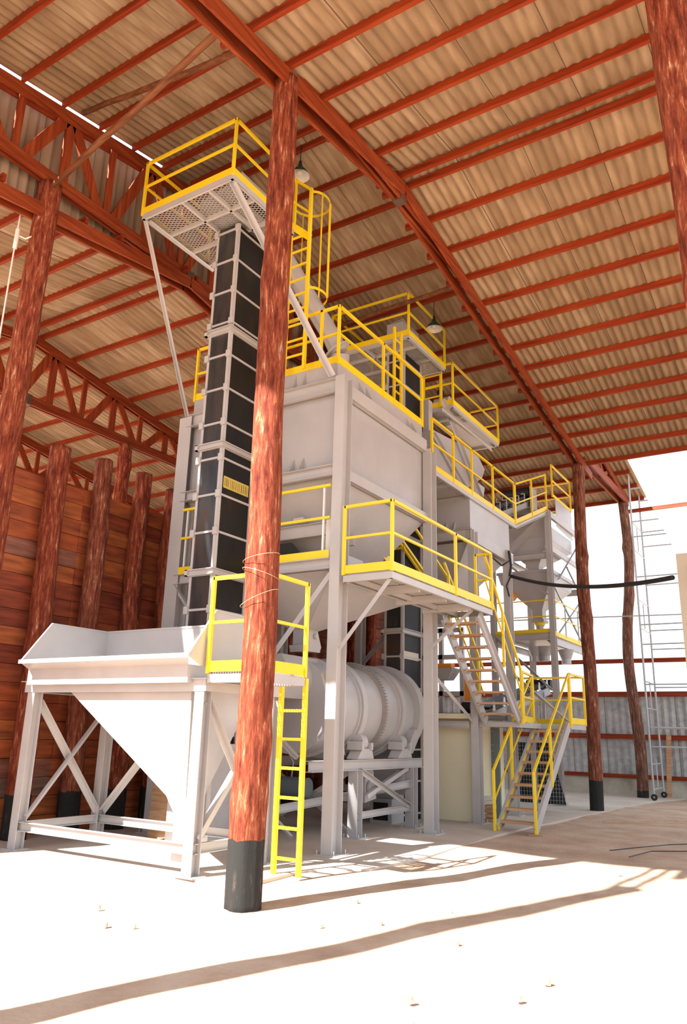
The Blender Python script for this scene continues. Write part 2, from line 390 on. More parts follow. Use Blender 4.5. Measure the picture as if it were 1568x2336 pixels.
# ------------------------------------------------------------------ trusses
def truss(X, y0, y1, zr, slope, zbot, label, depth=.2, node0=.6, ych=None, rafter=None):
    t = thing('roof_truss', label, 'roof truss', (X, YR, zbot))
    zt = lambda y: zr - slope*abs(y-YR)
    tc_ = MB(); 
    for sx in (-.07, .07):
        tc_.bar((X+sx, y0, zt(y0)-.11), (X+sx, YR, zt(YR)-.11), .045, .22); tc_.bar((X+sx, YR, zt(YR)-.11), (X+sx, y1, zt(y1)-.11), .045, .22)
    tc_.build('top_chord', RED_Y, t)
    bc = MB()
    yb0, yb1 = ych or (y0, y1)
    for sx in (-.05, .05): bc.bar((X+sx, yb0, zbot+.11), (X+sx, yb1, zbot+.11), .045, .22)
    bc.build('bottom_chord', RED_Y, t)
    # webs: fans from top nodes, verticals at bottom nodes
    k = -8
    while True:
        yt = YR + node0 + 1.9*k
        k += 1
        if yt > yb1 - .5: break
        if yt < yb0 + .5: continue
        h = zt(yt) - zbot
        if h < .55: continue
        m_ = MB(); m_.bar((X, yt, zbot+.08), (X, yt, zt(yt)-.08), .05, .18, (0,1,0)); m_.build('web_post', RED_Z, t)
        for s_ in (-.82, .82):
            if yb0 < yt+s_ < yb1:
                m_ = MB(); m_.bar((X, yt+s_, zbot+.1), (X, yt+s_*.1, zt(yt)-.12), .05, .19, (0,1,0)); m_.build('web_brace', RED_Z, t)
        yn = yt + .95
        if yn < yb1 - .3 and zt(yn)-zbot > .5:
            m_ = MB(); m_.bar((X, yn, zbot+.08), (X, yn, zt(yn)-.08), .05, .13, (0,1,0)); m_.build('web_post', RED_Z, t)
    # ridge plates
    m_ = MB(); m_.box(X-.09, X+.09, YR-.09, YR+.09, zbot-.015, zbot+.235); m_.build('splice_plate', paint('rusty_plate', (.09,.05,.035), .6), t, 'dark steel plate')
    m_ = MB()
    if rafter:
        for (a, b) in rafter:
            for sx in (-.105, .105): m_.bar((X+sx, a[0], a[1]), (X+sx, b[0], b[1]), .045, .24)
        m_.build('rafter', RED_Y, t)
    return t
truss(-5.27, .8, 26.3, 12.57, .183, 10.40, 'red timber truss nearest the yard, seen from beneath along the right bay', ych=(.8, 21.2),
      rafter=[((.8, z_right(.8)-.12), (YR, z_right(YR)-.12)), ((YR, z_right(YR)-.12), (21.35, z_right(21.35)-.12)), ((20.6, 9.36), (26.1, 9.42))])
truss(-10.17, .8, 26.3, 12.57, .183, 10.40, 'second red timber truss, deep webs before vertical sheeting at the upper left', ych=(.8, 21.2), node0=-1.2,
      rafter=[((.8, z_left(.8)-.14), (YR, z_left(YR)-.14)), ((YR, z_left(YR)-.14), (25.8, z_left(25.8)-.14))])
truss(-15.0, 1.6, 26.3, 10.48, .165, 8.75, 'third red timber truss, deep open webs over the log posts', ych=(2, 20.0))
truss(-19.7, 1.6, 26.3, 10.48, .165, 8.75, 'farthest red timber truss, partly hidden by the plank wall', ych=(2, 20.0), node0=.9)
# end webs of the first truss beyond the right bay
T1 = [o for o in bpy.data.objects if o.name == 'roof_truss'][0]
for (a, b) in (((22.0, 9.5), (22.8, 10.1)), ((22.9, 10.1), (23.1, 9.5)), ((23.1, 9.5), (24.0, 9.9)), ((24.1, 9.85), (24.5, 9.5))):
    m_ = MB(); m_.bar((-5.27, a[0], a[1]), (-5.27, b[0], b[1]), .05, .12, (0,1,0)); m_.build('web_brace', RED_Z, T1)

# round wind-brace poles between trusses
def pole_brace(p, q, r, label):
    m_ = MB(); p, q = V(p), V(q); n = 7; pts = []
    for i in range(n): pts.append(p.lerp(q, i/(n-1)) + V((0, random.uniform(-.02,.02), random.uniform(-.02,.02))))
    pts[0], pts[-1] = p, q
    m_.tube(pts, r, 10); tag(m_.build('brace_pole', BRACEW, smooth=True, off=p), label, 'brace pole', 'wind brace poles between the trusses')
pole_brace((-10.08, 6.85, 12.15), (-5.35, 6.05, 10.35), .045, 'dark round brace pole rising left to the second truss above the top platform')
pole_brace((-10.06, 6.45, 10.30), (-5.35, 5.55, 10.3), .05, 'long round brace pole ending at the head of the left log post')
pole_brace((-9.9, 14.3, 11.4), (-5.4, 12.75, 10.5), .05, 'dark round brace pole above the yellow hopper railing')

# ------------------------------------------------------------------ log posts
def log(base, top, r0, r1, label, m=LOG, bend=.03, name='log_post', seed=0, group='log posts holding up the roof', knots=0):
    rnd = random.Random(seed); b, t = V(base), V(top); n, k = 90, 34; mb = MB()
    ph = [rnd.uniform(0, 6.28) for _ in range(8)]
    bumps = [(rnd.uniform(.08,.95), rnd.uniform(0,6.28), rnd.uniform(.012,.03)) for _ in range(14+knots)]
    for i in range(n+1):
        u = i/n; c = b.lerp(t, u) + V((bend*math.sin(u*7+ph[0])*math.sin(u*math.pi), bend*math.sin(u*5+ph[1])*math.sin(u*math.pi), 0)); r = r0 + (r1-r0)*u
        for j in range(k):
            a = 2*math.pi*j/k
            q = 1 + .035*math.sin(3*a+ph[2]+u*5) + .025*math.sin(5*a+ph[3]-u*8) + .02*math.sin(9*a+ph[4]+u*16) + rnd.uniform(-.008,.008) + .012*math.sin(u*40+ph[5]+a)
            for (bu, ba, bh) in bumps:
                d = ((u-bu)*abs(t.z-b.z)/.16)**2 + ((math.remainder(a-ba, 2*math.pi))/.5)**2
                if d < 6: q += bh/r*math.exp(-d)
            mb.v.append((c.x+math.cos(a)*r*q, c.y+math.sin(a)*r*q, c.z))
    for i in range(n):
        for j in range(k): j2=(j+1)%k; mb.f.append((i*k+j, i*k+j2, (i+1)*k+j2, (i+1)*k+j))
    mb.f.append(tuple(reversed(range(k)))); mb.f.append(tuple(n*k+j for j in range(k)))
    o = mb.build(name, m, smooth=True, off=b); return tag(o, label, 'log post', group)
log((-5.24,6.58,-.1), (-5.27,6.56,10.12), .185, .165, 'tall peeling log post with black foot in front of the machinery', bend=.05, seed=1, knots=5)
log((-5.3,20.2,-.1), (-5.27,20.3,8.95), .165, .15, 'reddish log post with black foot right of the yellow stairs', LOGM, bend=.03, seed=2)
log((-5.38,25.9,-.05), (-5.27,25.75,9.35), .17, .15, 'crooked greying log post by the far corrugated wall', LOGG, bend=.14, seed=3)
log((-10.3,6.5,-.1), (-10.17,6.5,10.4), .17, .19, 'tall log post at the left edge, rope tied near its head', bend=.05, seed=4, knots=4)
log((-.52,6.7,-.1), (-.56,6.7,9.98), .18, .20, 'log post at the upper right edge of the view', LOGN, bend=.03, seed=5)
log((-5.2,.95,-.1), (-5.2,.95,9.2), .17, .16, 'log post at the yard edge, behind the camera line', seed=6)
log((-15.0,12.85,-.1), (-15.0,12.85,8.78), .19, .17, 'rough log post standing behind the plank wall, under the third truss', LOGN, bend=.06, seed=7, knots=6)
log((-10.2,20.3,-.1), (-10.17,20.3,10.4), .17, .16, 'log post behind the dryer, under the second truss', seed=8)
wy = [7.75, 8.70, 9.66, 10.46, 11.4, 12.4, 13.4, 14.4, 15.4, 16.4, 17.4, 18.4, 19.5]
wt = [6.2, 6.27, 6.3, 6.2, 6.1, 6.1, 6.0, 6.1, 6.0, 6.0, 6.0, 6.0, 6.0]
wlabel = ['leftmost sawn-top log against the plank wall, the thickest', 'second log from the left against the plank wall, with a pale streak', 'third log from the left against the plank wall', 'fourth log against the plank wall, beside the tall grey column']
for i, (y, zt_) in enumerate(zip(wy, wt)):
    lab = wlabel[i] if i < 4 else '%s log along the plank wall, counted from the left, behind the machinery' % ORD[i+1]
    log((-10.68, y+.1, -.02), (-10.68, y, zt_), .185 - .004*i, .15 - (.0 if i else -.02), lab, LOGP if i == 1 else LOGW, bend=.03, seed=20+i, group='sawn-top logs against the plank wall')
# wall of planks
mb = MB(); rnd = random.Random(5); k = 0; z = 0
while z < 5.5:
    y = 2.85
    while y < 20.6:
        L_ = 2.85; mb.box(-11.02, -10.93 + rnd.uniform(-.02,.012), y+.002, min(20.6, y+L_)-.002, z+.004, z+.281); y += L_
    z += .285; k += 1
mb.box(-11.06,-11.0,3,20.6,0,5.68)
struct(mb.build('wall_left', PLANKS), 'wall of wide red planks behind the logs')
# far wall
mb = MB(); pitch = .22; x0, x1 = -16, 9; nx = int((x1-x0)/pitch*6)
for k in (0,1):
    for i in range(nx+1):
        x = x0+(x1-x0)*i/nx; y = 26.9 + .03*math.cos(2*math.pi*x/pitch) + .007*k; mb.v += [(x,y,.5),(x,y,3.1)]
a = (nx+1)*2
for k in (0,1):
    for i in range(nx): q=k*a+2*i; mb.f.append((q,q+2,q+3,q+1))
struct(mb.build('wall_back', WALLS, smooth=True), 'low wall of grey corrugated sheets')
mb = MB().box(-16, 9, 26.85, 27.05, -.05, .52); struct(mb.build('wall_plinth', PLASTER), 'plastered plinth under the corrugated sheets')
mb = MB(); 
for z, h in ((.56,.12),(1.78,.15),(3.12,.16)):
    mb = MB().box(-16, 9, 26.74, 26.86, z-h/2, z+h/2); struct(mb.build('trim_%d' % (2+[.56,1.78,3.12].index(z)), RED_X), 'dark red rail of the far wall')
mb = MB().box(-16, 9, 26.74, 26.84, 4.12, 4.26); struct(mb.build('trim_5', RED_X), 'dark red rail above the far wall')
mb = MB().bar((-5.3,26.3,9.15),(-1.2,26.3,9.2),.08,.12); tag(mb.build('loose_purlin', RED_X, off=(-5.3,26.3,9.1)), 'lone timber jutting right from the crooked far post', 'timber')

# ------------------------------------------------------------------ common steel pieces
def column(x0, x1, y0, y1, z0, z1, parent, name='column', plate=True):
    m_ = MB(); xc = (x0+x1)/2; m_.hbeam((xc,(y0+y1)/2,z0),(xc,(y0+y1)/2,z1), x1-x0, y1-y0, .014, (0,1,0))
    o = m_.build(name, GREY, parent)
    if plate:
        p = MB(); p.box(x0-.09, x1+.09, y0-.06, y1+.06, z0, z0+.015)
        for bx in (x0-.05, x1+.05):
            for by in (y0-.02, y1+.02): p.tube([(bx,by,z0),(bx,by,z0+.07)], .011, 6)
        p.build('base_plate', GREY, o)
    return o
def rail_run(parent, pts, z, h=1.05, mid=.55, toe=.12, posts=None, r=.022, m=YEL, close=False, toeoff=0.0):
    """railing along floor points (x,y,z offsets allowed)"""
    P3 = [V((p[0], p[1], p[2] if len(p) > 2 else z)) for p in pts]
    up = V((0,0,1))
    t = MB(); [t.bar(a+up*h, b+up*h, .045, .045) for a, b in zip(P3, P3[1:])]; t.build('top_rail', m, parent)
    if mid:
        t = MB(); [t.bar(a+up*mid, b+up*mid, .035, .035) for a, b in zip(P3, P3[1:])]; t.build('mid_rail', m, parent)
    if toe:
        t = MB(); [t.bar(a+up*(toe/2), b+up*(toe/2), .012, toe) for a, b in zip(P3, P3[1:])]; t.build('toe_board', m, parent)
    for p in (posts if posts is not None else [tuple(q) for q in P3]):
        p = V((p[0], p[1], p[2] if len(p) > 2 else z)); t = MB().bar(p - up*.02, p+up*(h+.02), .045, .045, (0,1,0)); t.build('rail_post', m, parent)
def grating(parent, x0, x1, y0, y1, z, kind='slat', step=.045, name='deck', th=.03):
    t = MB()
    if kind == 'cross':
        y = y0
        while y < y1: t.box(x0, x1, y, y+.012, z-th, z); y += step
        for x in (x0, (x0+x1)/2, x1): t.box(x-.008, x+.008, y0, y1, z-th-.012, z-th)
    elif kind == 'slat':
        x = x0
        while x < x1: t.box(x, x+.012, y0, y1, z-th, z); x += step
        y = y0+.05
        while y < y1: t.box(x0, x1, y, y+.01, z-th*.6, z-th*.3); y += .12
    else:  # expanded metal: long diamonds
        a, b = .115, .065
        n = int((x1-x0)/a + (y1-y0)/b) + 2
        for s_ in (1, -1):
            k = -int((y1-y0)/b)-2
            while k*a < (x1-x0)+2:
                # line x = x0 + k*a + s*(y-y0)*a/b
                if s_ > 0: f = lambda y: x0 + k*a + (y-y0)*a/b
                else: f = lambda y: x0 + k*a - (y-y0)*a/b + ((y1-y0)*a/b)
                # clip
                ya, yb = y0, y1
                g_ = a/b*s_; xa = f(y0)
                lo, hi = sorted(((x0-xa)/g_, (x1-xa)/g_)); ya = max(y0, y0+lo); yb = min(y1, y0+hi)
                if yb-ya > .02: t.bar((f(ya), ya, z-.012), (f(yb), yb, z-.012), .011, .012)
                k += 1
    return t.build(name, GREY, parent)
def frame_rect(parent, x0, x1, y0, y1, z, h=.1, bars=(), ybars=(), name='deck_frame', m=GREY):
    t = MB(); zc = z-h/2
    t.chan((x0,y0,zc),(x1,y0,zc),h,.05,side=-1); t.chan((x1,y0,zc),(x1,y1,zc),h,.05,side=-1); t.chan((x1,y1,zc),(x0,y1,zc),h,.05,side=-1); t.chan((x0,y1,zc),(x0,y0,zc),h,.05,side=-1)
    for y in bars: t.bar((x0,y,zc),(x1,y,zc),.045,h*.8)
    for x in ybars: t.bar((x,y0,zc),(x,y1,zc),.045,h*.8)
    return t.build(name, m, parent)
def angle_brace(parent, p, q, w=.07, up=(0,0,1), name='brace', side=1):
    o = V((random.uniform(-.012,.012), random.uniform(-.012,.012), 0)); return MB().angle(V(p)+o, V(q)+o, w, .008, up, side).build(name, GREY, parent)

# ------------------------------------------------------------------ front hopper
H = thing('receiving_hopper', 'large pale grey receiving hopper with flared sides on a braced steel stand, left foreground', 'hopper', (-8.3, 7.9, 0))
hx0, hx1, hy0, hy1 = -9.86, -6.62, 7.30, 8.70
for (x, y) in ((hx0,hy0),(hx1,hy0),(hx0,hy1),(hx1,hy1)):
    m_ = MB(); m_.hbeam((x,y,0),(x,y,2.10),.15,.15,.012,(0,1,0)); c = m_.build('leg', GREY, H)
    MB().box(x-.14,x+.14,y-.12,y+.12,0,.012).build('base_plate', GREY, c)
t = MB(); ax0, ax1, ay0, ay1 = -10.0, -6.52, 7.22, 8.79
t.chan((ax0,ay0,2.175),(ax1,ay0,2.175),.15,.07,side=-1); t.chan((ax1,ay0,2.175),(ax1,ay1,2.175),.15,.07,side=-1)
t.chan((ax1,ay1,2.175),(ax0,ay1,2.175),.15,.07,side=-1); t.chan((ax0,ay1,2.175),(ax0,ay0,2.175),.15,.07,side=-1)
t.box(ax0-.05,ax1+.04,ay0-.05,ay0+.02,2.245,2.256)
t.build('top_frame', GREY, H)
t = MB()
for (p, q) in (((hx0,hy0),(hx1,hy0)),((hx0,hy1),(hx1,hy1)),((hx0,hy0),(hx0,hy1)),((hx1,hy0),(hx1,hy1))):
    t.chan((*p,.30),(*q,.30),.12,.05)
t.build('bottom_frame', GREY, H)
angle_brace(H, (hx0+.1,hy1,.4), (-8.2,hy1,2.05), .08)
angle_brace(H, (hx0,hy0+.06,1.98), (hx0,hy1-.06,.4), .08); angle_brace(H, (hx0+.03,hy0+.06,.4), (hx0+.03,hy1-.06,1.98), .08)
for p, q in (((-6.60,7.36,1.98),(-6.60,7.96,1.17)),((-6.62,8.62,2.0),(-6.62,8.02,1.17)),((-6.58,7.98,1.13),(-6.58,7.36,.4))): angle_brace(H, p, q, .075)
T = .01
t = MB()
F0 = [(-9.84,7.12),(-6.74,7.12),(-6.74,8.40),(-9.84,8.40)]
for i in range(4):
    a, b = F0[i], F0[(i+1)%4]; t.plate([(*a,2.2),(*b,2.2),(*b,2.42),(*a,2.42)], T)
B_ = [(-7.16,7.36),(-6.84,7.36),(-6.84,7.70),(-7.16,7.70)]
A = [(-9.32,7.32),(-6.84,7.32),(-6.84,8.62),(-9.32,8.62)]
for i in range(4):
    a, b, c, d = A[i], A[(i+1)%4], B_[(i+1)%4], B_[i]; n_ = V((b[0]-a[0],b[1]-a[1],0)).cross(V((d[0]-a[0],d[1]-a[1],-1.3)))
    t.plate([(*a,2.24),(*b,2.24),(*c,.86),(*d,.86)], T, n_)
t.plate([(-9.84,7.13,2.2),(-9.3,7.13,2.2),(-9.3,8.4,2.2),(-9.84,8.4,2.2)], T)
t.build('bin', GREY, H)
t = MB(); t.frustum((-7.16,-6.84,7.36,7.70), .86, (-7.02,-6.82,7.40,7.66), .62); t.box(-7.04,-6.82,7.40,7.68,.12,.62); t.build('outlet_chute', GREY, H)
t = MB()
zl, zh = 2.50, 3.10
t.plate([(-9.84,7.12,2.42),(-6.74,7.12,2.42),(-6.56,6.92,zl),(-9.78,6.92,zl)], T)
t.box(-9.80,-6.54,6.90,6.925,zl-.02,zl+.035)
for x in (-9.76,-6.56): t.plate([(x,6.92,zl),(x,6.95,zl+.05),(x,7.36,zh),(x,8.42,zh),(x,8.42,2.4),(x,7.14,2.4)], T, (1,0,0))
t.plate([(-9.76,8.42,2.4),(-6.56,8.42,2.4),(-6.56,8.42,zh),(-9.76,8.42,zh)], T)
for x in (-9.76,-6.56):
    for a, b in (((6.93,zl+.03),(7.36,zh)),((7.36,zh),(8.42,zh))): t.bar((x,*a),(x,*b),.03,.025)
t.bar((-9.76,8.42,zh),(-6.56,8.42,zh),.03,.03)
t.build('flared_rim', GREY, H)

# access platform and ladder beside the hopper
A_ = thing('access_platform', 'small yellow-railed platform at the right end of the receiving hopper', 'platform', (-6.1, 7.65, 2.2))
frame_rect(A_, -6.5, -5.64, 7.22, 8.06, 2.30, .1)
grating(A_, -6.48, -5.66, 7.24, 8.04, 2.335, 'slat', .04)
rail_run(A_, [(-6.5,7.22),(-5.64,7.22),(-5.64,8.06)], 2.33, 1.16, .60, .13)
L_ = thing('fixed_ladder', 'yellow fixed ladder standing beside the black-footed log post', 'ladder', (-5.83, 8.12, 0))
for x in (-6.03, -5.66): MB().bar((x,8.12,0),(x,8.12,2.30),.05,.055,(0,1,0)).build('stile', YEL, L_)
for i in range(6): MB().bar((-6.03,8.12,.18+.345*i),(-5.66,8.12,.18+.345*i),.03,.035).build('rung', YEL, L_)

# ------------------------------------------------------------------ bucket elevators
def elevator(x0, x1, y0, y1, z0, z1, zj, label, head_z, head=True):
    E = thing('bucket_elevator', label, 'bucket elevator', ((x0+x1)/2, (y0+y1)/2, z0))
    t = MB(); w_ = .045
    # corner angles
    for (x, y) in ((x0,y0),(x1,y0),(x1,y1),(x0,y1)):
        sx = 1 if x == x0 else -1; sy = 1 if y == y0 else -1
        t.box(min(x, x+sx*w_), max(x, x+sx*w_), min(y, y+sy*w_), max(y, y+sy*w_), z0, z1)
        t.box(min(x+sx*.0, x-sx*.022), max(x, x-sx*.022), min(y+sy*.02, y+sy*.05), max(y+sy*.02, y+sy*.05), z0, z1)
    # ring bars and flange pairs
    z = z0+.12; rings = []
    while z < z1-.1:
        rings.append(z); z += .62
    rings = [z for z in rings if min(abs(z-q) for q in zj) > .14]
    for z in rings:
        t.box(x0, x1, y0-.006, y0+.02, z-.018, z+.018); t.box(x0, x1, y1-.02, y1+.006, z-.018, z+.018)
        t.box(x1-.02, x1+.006, y0, y1, z-.018, z+.018); t.box(x0-.006, x0+.02, y0, y1, z-.018, z+.018)
        for (x, y) in ((x0,y0),(x1,y0)):  # clamp lugs on the corners
            t.box(x-.045, x+.045, y-.03, y+.0, z-.06, z+.06)
    t.build('corner_frame', GREY, E)
    for z in zj:
        f = MB(); f.box(x0-.06, x1+.06, y0-.06, y0, z-.05, z-.035); f.box(x0-.06, x1+.06, y0-.06, y0, z+.035, z+.05)
        f.box(x1+.003, x1+.058, y0-.058, y1+.06, z-.049, z-.036); f.box(x1+.003, x1+.058, y0-.058, y1+.06, z+.036, z+.049)
        f.box(x0-.02, x1+.02, y0-.02, y0+.02, z-.06, z+.06); f.box(x1-.018, x1+.017, y0-.017, y1+.02, z-.057, z+.057); f.box(x0-.06, x0, y0-.06, y1+.06, z-.05, z+.05)
        f.build('joint_flange', GREY, E)
    MB().box(x0+.02, x1-.02, y0+.012, y0+.03, z0, z1).build('end_panel', PANELW, E, 'weathered grey steel end panel')
    MB().box(x0+.02, x1-.02, y1-.03, y1-.012, z0, z1).build('end_panel', PANELW, E, 'weathered grey steel end panel')
    MB().box(x1-.03, x1-.012, y0+.02, y1-.02, z0, z1).build('side_panel', PANEL, E, 'black steel side panel')
    MB().box(x0+.012, x0+.03, y0+.02, y1-.02, z0, z1).build('side_panel', PANEL, E, 'black steel side panel')
    if head:
        f = MB(); n = 14; ym = (y0+y1)/2; R_ = (y1-y0)/2+.08
        pts = [(0,head_z)] 
        prof = [(y0-.08, z1+.1)] + [(ym - R_*math.cos(math.pi*i/n), head_z + R_*.75*math.sin(math.pi*i/n)) for i in range(n+1)] + [(y1+.08, z1+.1)]
        for sx in (x0-.02, x1+.02): f.plate([(sx, y, z) for y, z in prof], .01, (1,0,0))
        for a, b in zip(prof, prof[1:]): f.plate([(x0-.02,*a),(x1+.02,*a),(x1+.02,*b),(x0-.02,*b)], .008)
        f.box(x0-.07, x1+.07, y0-.13, y1+.13, z1+.04, z1+.1)
        f.build('head_cover', GREYB, E)
    return E
E1 = elevator(-8.46, -7.98, 8.80, 9.62, 1.45, 10.35, [4.02, 6.13, 8.24], 'tall bucket elevator with black side panels behind the receiving hopper', 10.5, head=False)
# stencil tape on the side panel
t = MB(); rnd = random.Random(9)
t.box(-7.990, -7.980, 8.90, 9.54, 5.42, 5.45); t.box(-7.990, -7.980, 8.90, 9.54, 5.59, 5.62)
y = 8.90
while y < 9.52:
    w_ = rnd.uniform(.02,.045); t.box(-7.989, -7.979, y, y+w_, 5.42, 5.62); y += w_+rnd.uniform(.012,.02)
f = MB(); f.box(-8.6,-7.62,8.45,9.55,10.46,10.72); f.plate([(-8.6,8.45,10.72),(-7.62,8.45,10.72),(-7.62,8.45,10.95),(-8.6,8.45,10.78)],.02,(0,1,0)); f.box(-7.64,-7.62,8.4,9.6,10.46,11.0); f.build('head_cover', GREYB, E1)
t.build('stencilled_band', paint('faded_yellow_stencil', (.55,.42,.10), .7), E1, 'faded yellow stencilled band')
E2 = elevator(-7.98, -7.55, 14.3, 15.2, 0, 10.25, [3.75, 5.8, 8.0], 'second bucket elevator, dark blue-black panels behind the rotary dryer', 10.8, head=False)
t = MB().box(-7.56,-7.548,14.36,15.05,3.18,3.34); t.build('paper_tape', paint('torn_paper', (.62,.58,.5), .8), E2, 'torn pale tape')
# dryer discharge funnel feeding the second elevator
F_ = thing('discharge_boot', 'grey funnel and square boot beneath the far end of the dryer', 'chute', (-7.75, 13.95, 0))
MB().frustum((-8.25,-7.2,13.4,14.2), 1.02, (-7.95,-7.5,13.85,14.25), .45).build('funnel', GREYB, F_)
b_ = MB(); b_.box(-7.98,-7.5,13.8,14.26,.0,.45); b_.build('boot_box', GREYB, F_)
MB().box(-7.9,-7.58,13.785,13.8,.06,.38).build('inspection_panel', PANEL, F_)

# ------------------------------------------------------------------ main steel frame
C = thing('steel_tower', 'tall grey steel frame of columns and beams carrying the first storage bin', 'steel frame', (-8.0, 11.5, 0))
for (x0,x1,y0,y1,z1) in ((-6.40,-6.22,9.70,9.97,7.36),(-6.40,-6.22,12.95,13.2,7.14),(-9.9,-9.6,9.70,9.97,7.3),(-9.9,-9.7,12.95,13.2,7.1)):
    column(x0,x1,y0,y1,0,z1,C)
for z, h in ((7.20,.24),(5.71,.18),(4.18,.17)):
    t = MB(); t.chan((-9.7,9.76,z),(-6.4,9.76,z),h,.09,side=1); t.build('beam', GREY, C)
    t = MB(); t.chan((-6.31,9.97,z+(.0)),(-6.31,12.95,z),h,.09,side=-1); t.build('beam', GREY, C)
    t = MB(); t.chan((-9.75,9.97,z),(-9.75,12.95,z),h,.09,side=1); t.build('beam', GREY, C)
    t = MB(); t.chan((-9.7,13.1,z),(-6.4,13.1,z),h,.09,side=-1); t.build('beam', GREY, C)
angle_brace(C, (-6.42,9.74,4.02), (-7.62,9.74,2.62), .085)
angle_brace(C, (-9.68,9.74,4.05), (-8.6,9.74,2.9), .08)
angle_brace(C, (-8.6,9.74,2.9), (-8.6,9.74,4.05), .06)
rl = thing('gallery_railing', 'yellow railing on the tower just above the dryer, behind the log post', 'railing', (-8.0, 9.72, 4.27))
for nm, z, h, w_ in (('top_rail', 5.45,.045,.045),('mid_rail', 4.92,.04,.035),('toe_board', 4.33,.13,.012)):
    MB().bar((-9.6,9.70,z),(-6.42,9.70,z),w_,h).build(nm, YEL, rl)
for x in (-6.55, -8.3, -9.5): MB().bar((x,9.72,4.27),(x,9.72,5.47),.03,.03,(0,1,0)).build('rail_post', WHITE, rl)

# storage bin one
B1 = thing('storage_bin', 'big plain grey storage bin at the top of the steel tower', 'bin', (-8.0, 11.5, 5.8))
t = MB(); X0,X1,Y0,Y1 = -9.66,-6.43,9.86,13.02
for a, b in (((X0,Y0),(X1,Y0)),((X1,Y0),(X1,Y1)),((X1,Y1),(X0,Y1)),((X0,Y1),(X0,Y0))): t.plate([(*a,5.62),(*b,5.62),(*b,7.34),(*a,7.34)], .01)
t.build('shell', GREYB, B1)
t = MB(); t.box(X0,X1+.005,Y0-.06,Y1-.05,7.34,7.66)
t.build('rim_band', GREYB, B1)
t = MB(); t.frustum((X0,X1,Y0,Y1), 5.64, (-9.0,-7.2,10.6,12.2), 4.50, .01); t.build('cone', GREYB, B1)
for z in (5.8, 7.34):
    for x in (-7.28, -7.08):
        g_ = MB(); g_.plate([(x,9.855 if z<6 else 9.80,z),(x,9.68,z),(x,9.855 if z<6 else 9.80,z+.28)], .012, (1,0,0)); g_.build('gusset', GREY, B1)
    for y in ((10.5,10.75,12.3,12.5) if z > 6 else ()):
        g_ = MB(); xs = X1; g_.plate([(xs,y,z),(xs+.13,y,z),(xs,y,z+.26)], .012, (0,1,0)); g_.build('gusset', GREY, B1)
# feeder between the two cones
FD = thing('belt_feeder', 'grey feeder trough with dark mouths beneath the storage bin cone', 'feeder', (-8, 10.8, 4.3))
t = MB(); t.chan((-9.6,10.1,4.86),(-6.7,10.1,4.86),.22,.06,side=1); t.chan((-9.6,10.9,4.86),(-6.7,10.9,4.86),.2,.06,side=-1); t.build('trough_side', GREY, FD)
t = MB(); t.box(-9.4,-6.75,10.2,11.6,4.28,4.42); t.box(-9.4,-6.75,10.35,11.3,4.42,4.56); t.build('trough', GREYB, FD)
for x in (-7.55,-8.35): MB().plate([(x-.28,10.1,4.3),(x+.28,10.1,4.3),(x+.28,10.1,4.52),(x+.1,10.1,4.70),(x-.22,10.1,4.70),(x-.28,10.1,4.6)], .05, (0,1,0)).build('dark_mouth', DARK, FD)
MB().box(-7.35,-7.15,10.0,10.06,5.0,5.09).build('bracket', GREY, FD)
MB().box(-6.62,-6.45,9.9,10.2,4.2,4.95).build('end_box', WHITE, FD)
# lower cone with outlet gate
LC = thing('weigh_hopper', 'grey tapering hopper with a gated outlet hanging above the dryer', 'hopper', (-8, 11.3, 3.3))
MB().frustum((-9.6,-6.46,9.9,13.0), 4.12, (-7.98,-7.68,11.0,11.34), 3.38, .01).build('cone', GREYB, LC)
t = MB(); t.box(-7.98,-7.68,11.0,11.34,3.08,3.40); t.build('outlet', GREYB, LC)
t = MB(); t.plate([(-7.66,11.0,3.34),(-7.66,11.3,3.34),(-7.66,11.42,3.1),(-7.66,11.36,3.0),(-7.66,10.95,3.0),(-7.66,10.93,3.08)], .014, (1,0,0)); t.plate([(-8.0,10.95,3.0),(-7.66,10.95,3.0),(-7.66,11.4,3.02),(-8.0,11.4,3.02)], .02); t.plate([(-8.0,10.93,3.1),(-8.0,10.97,3.0),(-7.66,10.97,3.0),(-7.66,10.93,3.1)],.014); t.tube([(-7.64,11.2,3.27),(-7.6,11.2,3.27)],.05,12); t.build('gate', GREY, LC)

# hopper-top platform with railing
HP = thing('bin_top_platform', 'yellow-railed platform on top of the big storage bin', 'platform', (-8, 11.4, 7.6))
MB().box(X0,X1,Y0-.06,Y1-.05,7.66,7.675).build('deck', GREY, HP)
zp = 7.66
rail_run(HP, [(-9.66,9.80),(-6.42,9.80),(-6.42,12.97)], zp, 1.07, .55, .13, posts=[(-9.66,9.80),(-8.6,9.80),(-6.78,9.80,zp),(-6.42,9.80),(-6.42,11.35),(-6.42,12.97)])

